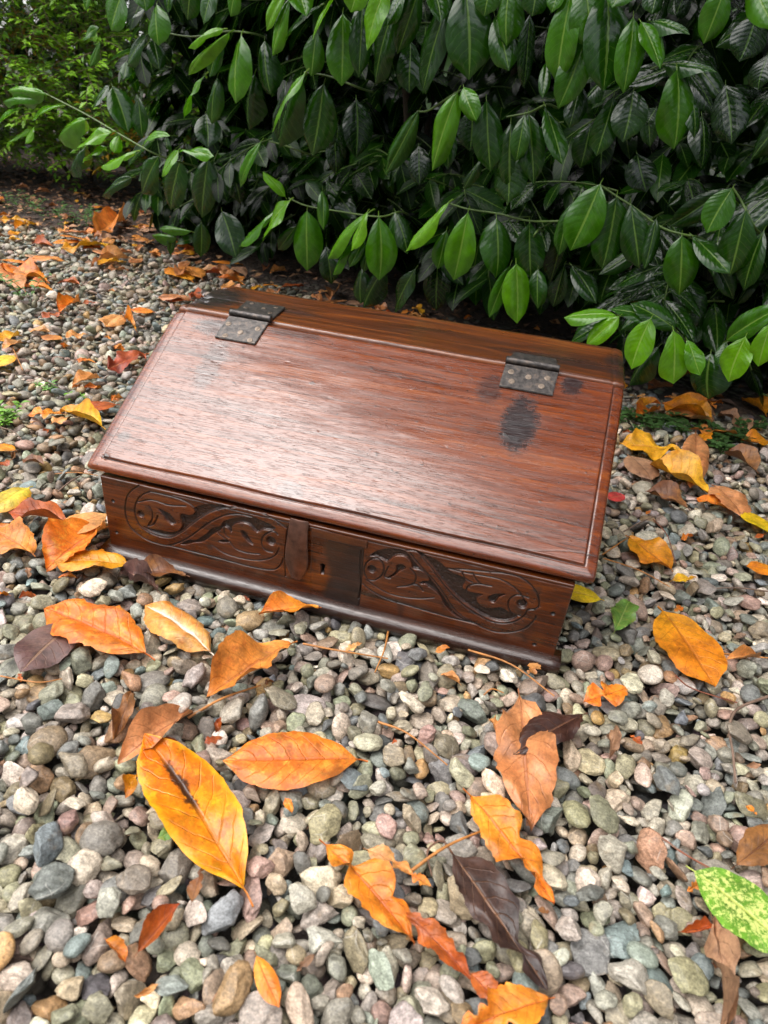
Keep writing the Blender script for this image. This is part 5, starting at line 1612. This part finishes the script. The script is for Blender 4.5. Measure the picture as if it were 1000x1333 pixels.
# small scraps over the gravel
def on_gravel_free(x, y): return not (-.03 < x < .60 and -.02 < y < .40)
scr = 0
tries = 0
while scr < 120 and tries < 4000:
    tries += 1
    x, y = rs.uniform(-1.6, 1.25), rs.uniform(-.45, 1.45)
    q = cam_project(np.array([[x, y, 0.]]))
    if not (-10 < q[0][0] < 1010 and 380 < q[1][0] < 1340) or not on_gravel_free(x, y): continue
    a_ = rs.uniform(0, 6.28); ln = rs.uniform(.010, .026) if y < .45 else rs.uniform(.018, .045)
    P = Vector((x, y, .002)); T = P+Vector((math.cos(a_)*ln, math.sin(a_)*ln, rs.uniform(-.3, .3)*ln))
    p_ = rs.choice(['orangetan', 'rust', 'brown', 'drytan', 'paleorange', 'orange'])
    cw_ = {'orangetan': 'orange-tan', 'rust': 'rust-red', 'brown': 'brown', 'drytan': 'dull tan', 'paleorange': 'pale orange', 'orange': 'bright orange'}
    zone_ = 'left of the chest' if x < -.03 else 'right of the chest' if x > .6 else 'behind the chest' if y > .4 else 'in front of the chest'
    fallen(P, T, ln*rs.uniform(.35, .6), p_, rs.choice(['torn', 'crumple', 'curl']), f'{cw_[p_]} dry leaf crumb between the pebbles {zone_}', f'{cw_[p_]} leaf crumbs {zone_}', var=rs.randrange(3), tilt=.6, name='leaf_crumb')
    scr += 1
# stalks and twigs
for pts, r_, mt, label in STALKS:
    pp = [Vector(p)/1000 for p in pts]
    for i_, p in enumerate(pp): p.z = .006+(.004 if 0 < i_ < len(pp)-1 else 0)
    v, f = tube(smooth_path(pp, 5), r_/1000*.85, 6, .6)
    tag(obj('dry_stalk', mesh_np('dry_stalk', [tuple(p) for p in v], f, M[mt])), label, 'twig', 'dry stalks on the gravel')

# ------------------------------------------------------------------ weeds
M['weed'] = tint_material('weed_leaf', .45, .25, .4)
def weed(name, x, y, h, spread, nst, leaf, colr, label, cat='weed', group=None):
    rs_ = np.random.default_rng(int(abs(x*1000)+abs(y*777)))
    root = empty(name, (x, y, 0)); tag(root, label, cat, group)
    its, cs = [], []; SV, SF, off = [], [], 0
    for s_ in range(nst):
        a_ = rs_.uniform(0, 6.28); q = Vector((x+rs_.normal(0, spread), y+rs_.normal(0, spread), -.005)); path = [q.copy()]
        d = Vector((math.cos(a_)*.35, math.sin(a_)*.35, 1)).normalized()
        for k in range(5):
            q = q+d*h/5; d = (d+Vector((math.cos(a_)*.15, math.sin(a_)*.15, -.12))).normalized(); path.append(q.copy())
            for sg in (0, 3.14):
                b_ = a_+1.57+sg+k*.9
                ld = Vector((math.cos(b_), math.sin(b_), .35)).normalized(); ln = leaf*rs_.uniform(.6, 1.1)
                its.append((q.copy(), q+ld*ln, Vector((0, -.2, 1)), ln*.42, 0)); cs.append(np.array(colr)*rs_.uniform(.7, 1.3))
        v, f = tube(path, .0009, 4, .7); SV += [tuple(p_) for p_ in v]; SF += [tuple(off+m_ for m_ in q_) for q_ in f]; off += len(v)
    wb = blade(5, 2, fold=.3, droop=.35, stalk=False, seed=4)
    V, F, UV, C = merge_blades(its, wb[0], wb[1], wb[2], 0)
    for nm, me in (('leaves', mesh_np('leaves', V, F, M['weed'], uv=UV, col=np.repeat(np.array(cs), len(wb[0]), 0))), ('stem', mesh_np('stem', SV, SF, M['greenstem']))):
        o = obj(nm, me, root); o.matrix_parent_inverse = Matrix.Translation((-x, -y, 0))
        if nm == 'leaves': o['kind'] = 'stuff'
G1, G2 = (.17, .36, .04), (.045, .10, .025)
weed('seedling', -.40, .272, .035, .008, 4, .016, G1, 'bright green seedling at the left edge, level with the slope of the lid')
weed('seedling', -.385, .250, .020, .006, 3, .012, G1, 'tiny bright seedling just below the larger one at the left edge')
weed('seedling', -.868, .882, .10, .008, 4, .022, (.09, .2, .04), 'dark green upright sprout beside a vivid orange leaf at the far left')
weed('seedling', -.431, .416, .016, .008, 3, .014, (.13, .28, .05), 'flat green sprig among pebbles left of the chest')
weed('seedling', -.35, .40, .016, .005, 2, .016, G1, 'small round-leaved green sprig nearest the lid on the left')
for i, (x, y, lab) in enumerate([(.66, .80, 'low dark green weed patch by the back right corner of the chest'), (.73, .79, 'low dark green weed patch under two amber leaves'), (.79, .83, 'dusty green weed patch between dry leaves right of the chest'),
                          (.93, .87, 'green weed patch near the right edge, at the front of the hedge'), (.86, .755, 'green weed patch in front of the dry oak-like leaf'), (.90, .80, 'loose green weed sprig beside the right edge leaves')]):
    weed('weed', x, y, .028, .020, 9, .020, G2, lab, 'weed', 'low weeds in the gravel')
for i, (x, y, lab) in enumerate([(-1.55, 1.83, 'green ground weed tuft in the drift left of the hedge'), (-1.36, 1.80, 'green weed tuft touching the lowest laurel leaves at the left'), (-1.72, 1.95, 'small weed tuft behind the leaf drift on the left')]):
    weed('weed', x, y, .08, .05, 7, .024, (.05, .12, .025), lab, 'weed', 'weeds in the leaf drift')
# torn fragment of fresh green under the golden leaf
fallen((.278, -.338, .010), (.296, -.322, .012), .012, 'green', 'torn', 'tiny fresh green leaf fragment beside the large golden leaf')
bpy.context.view_layer.update()
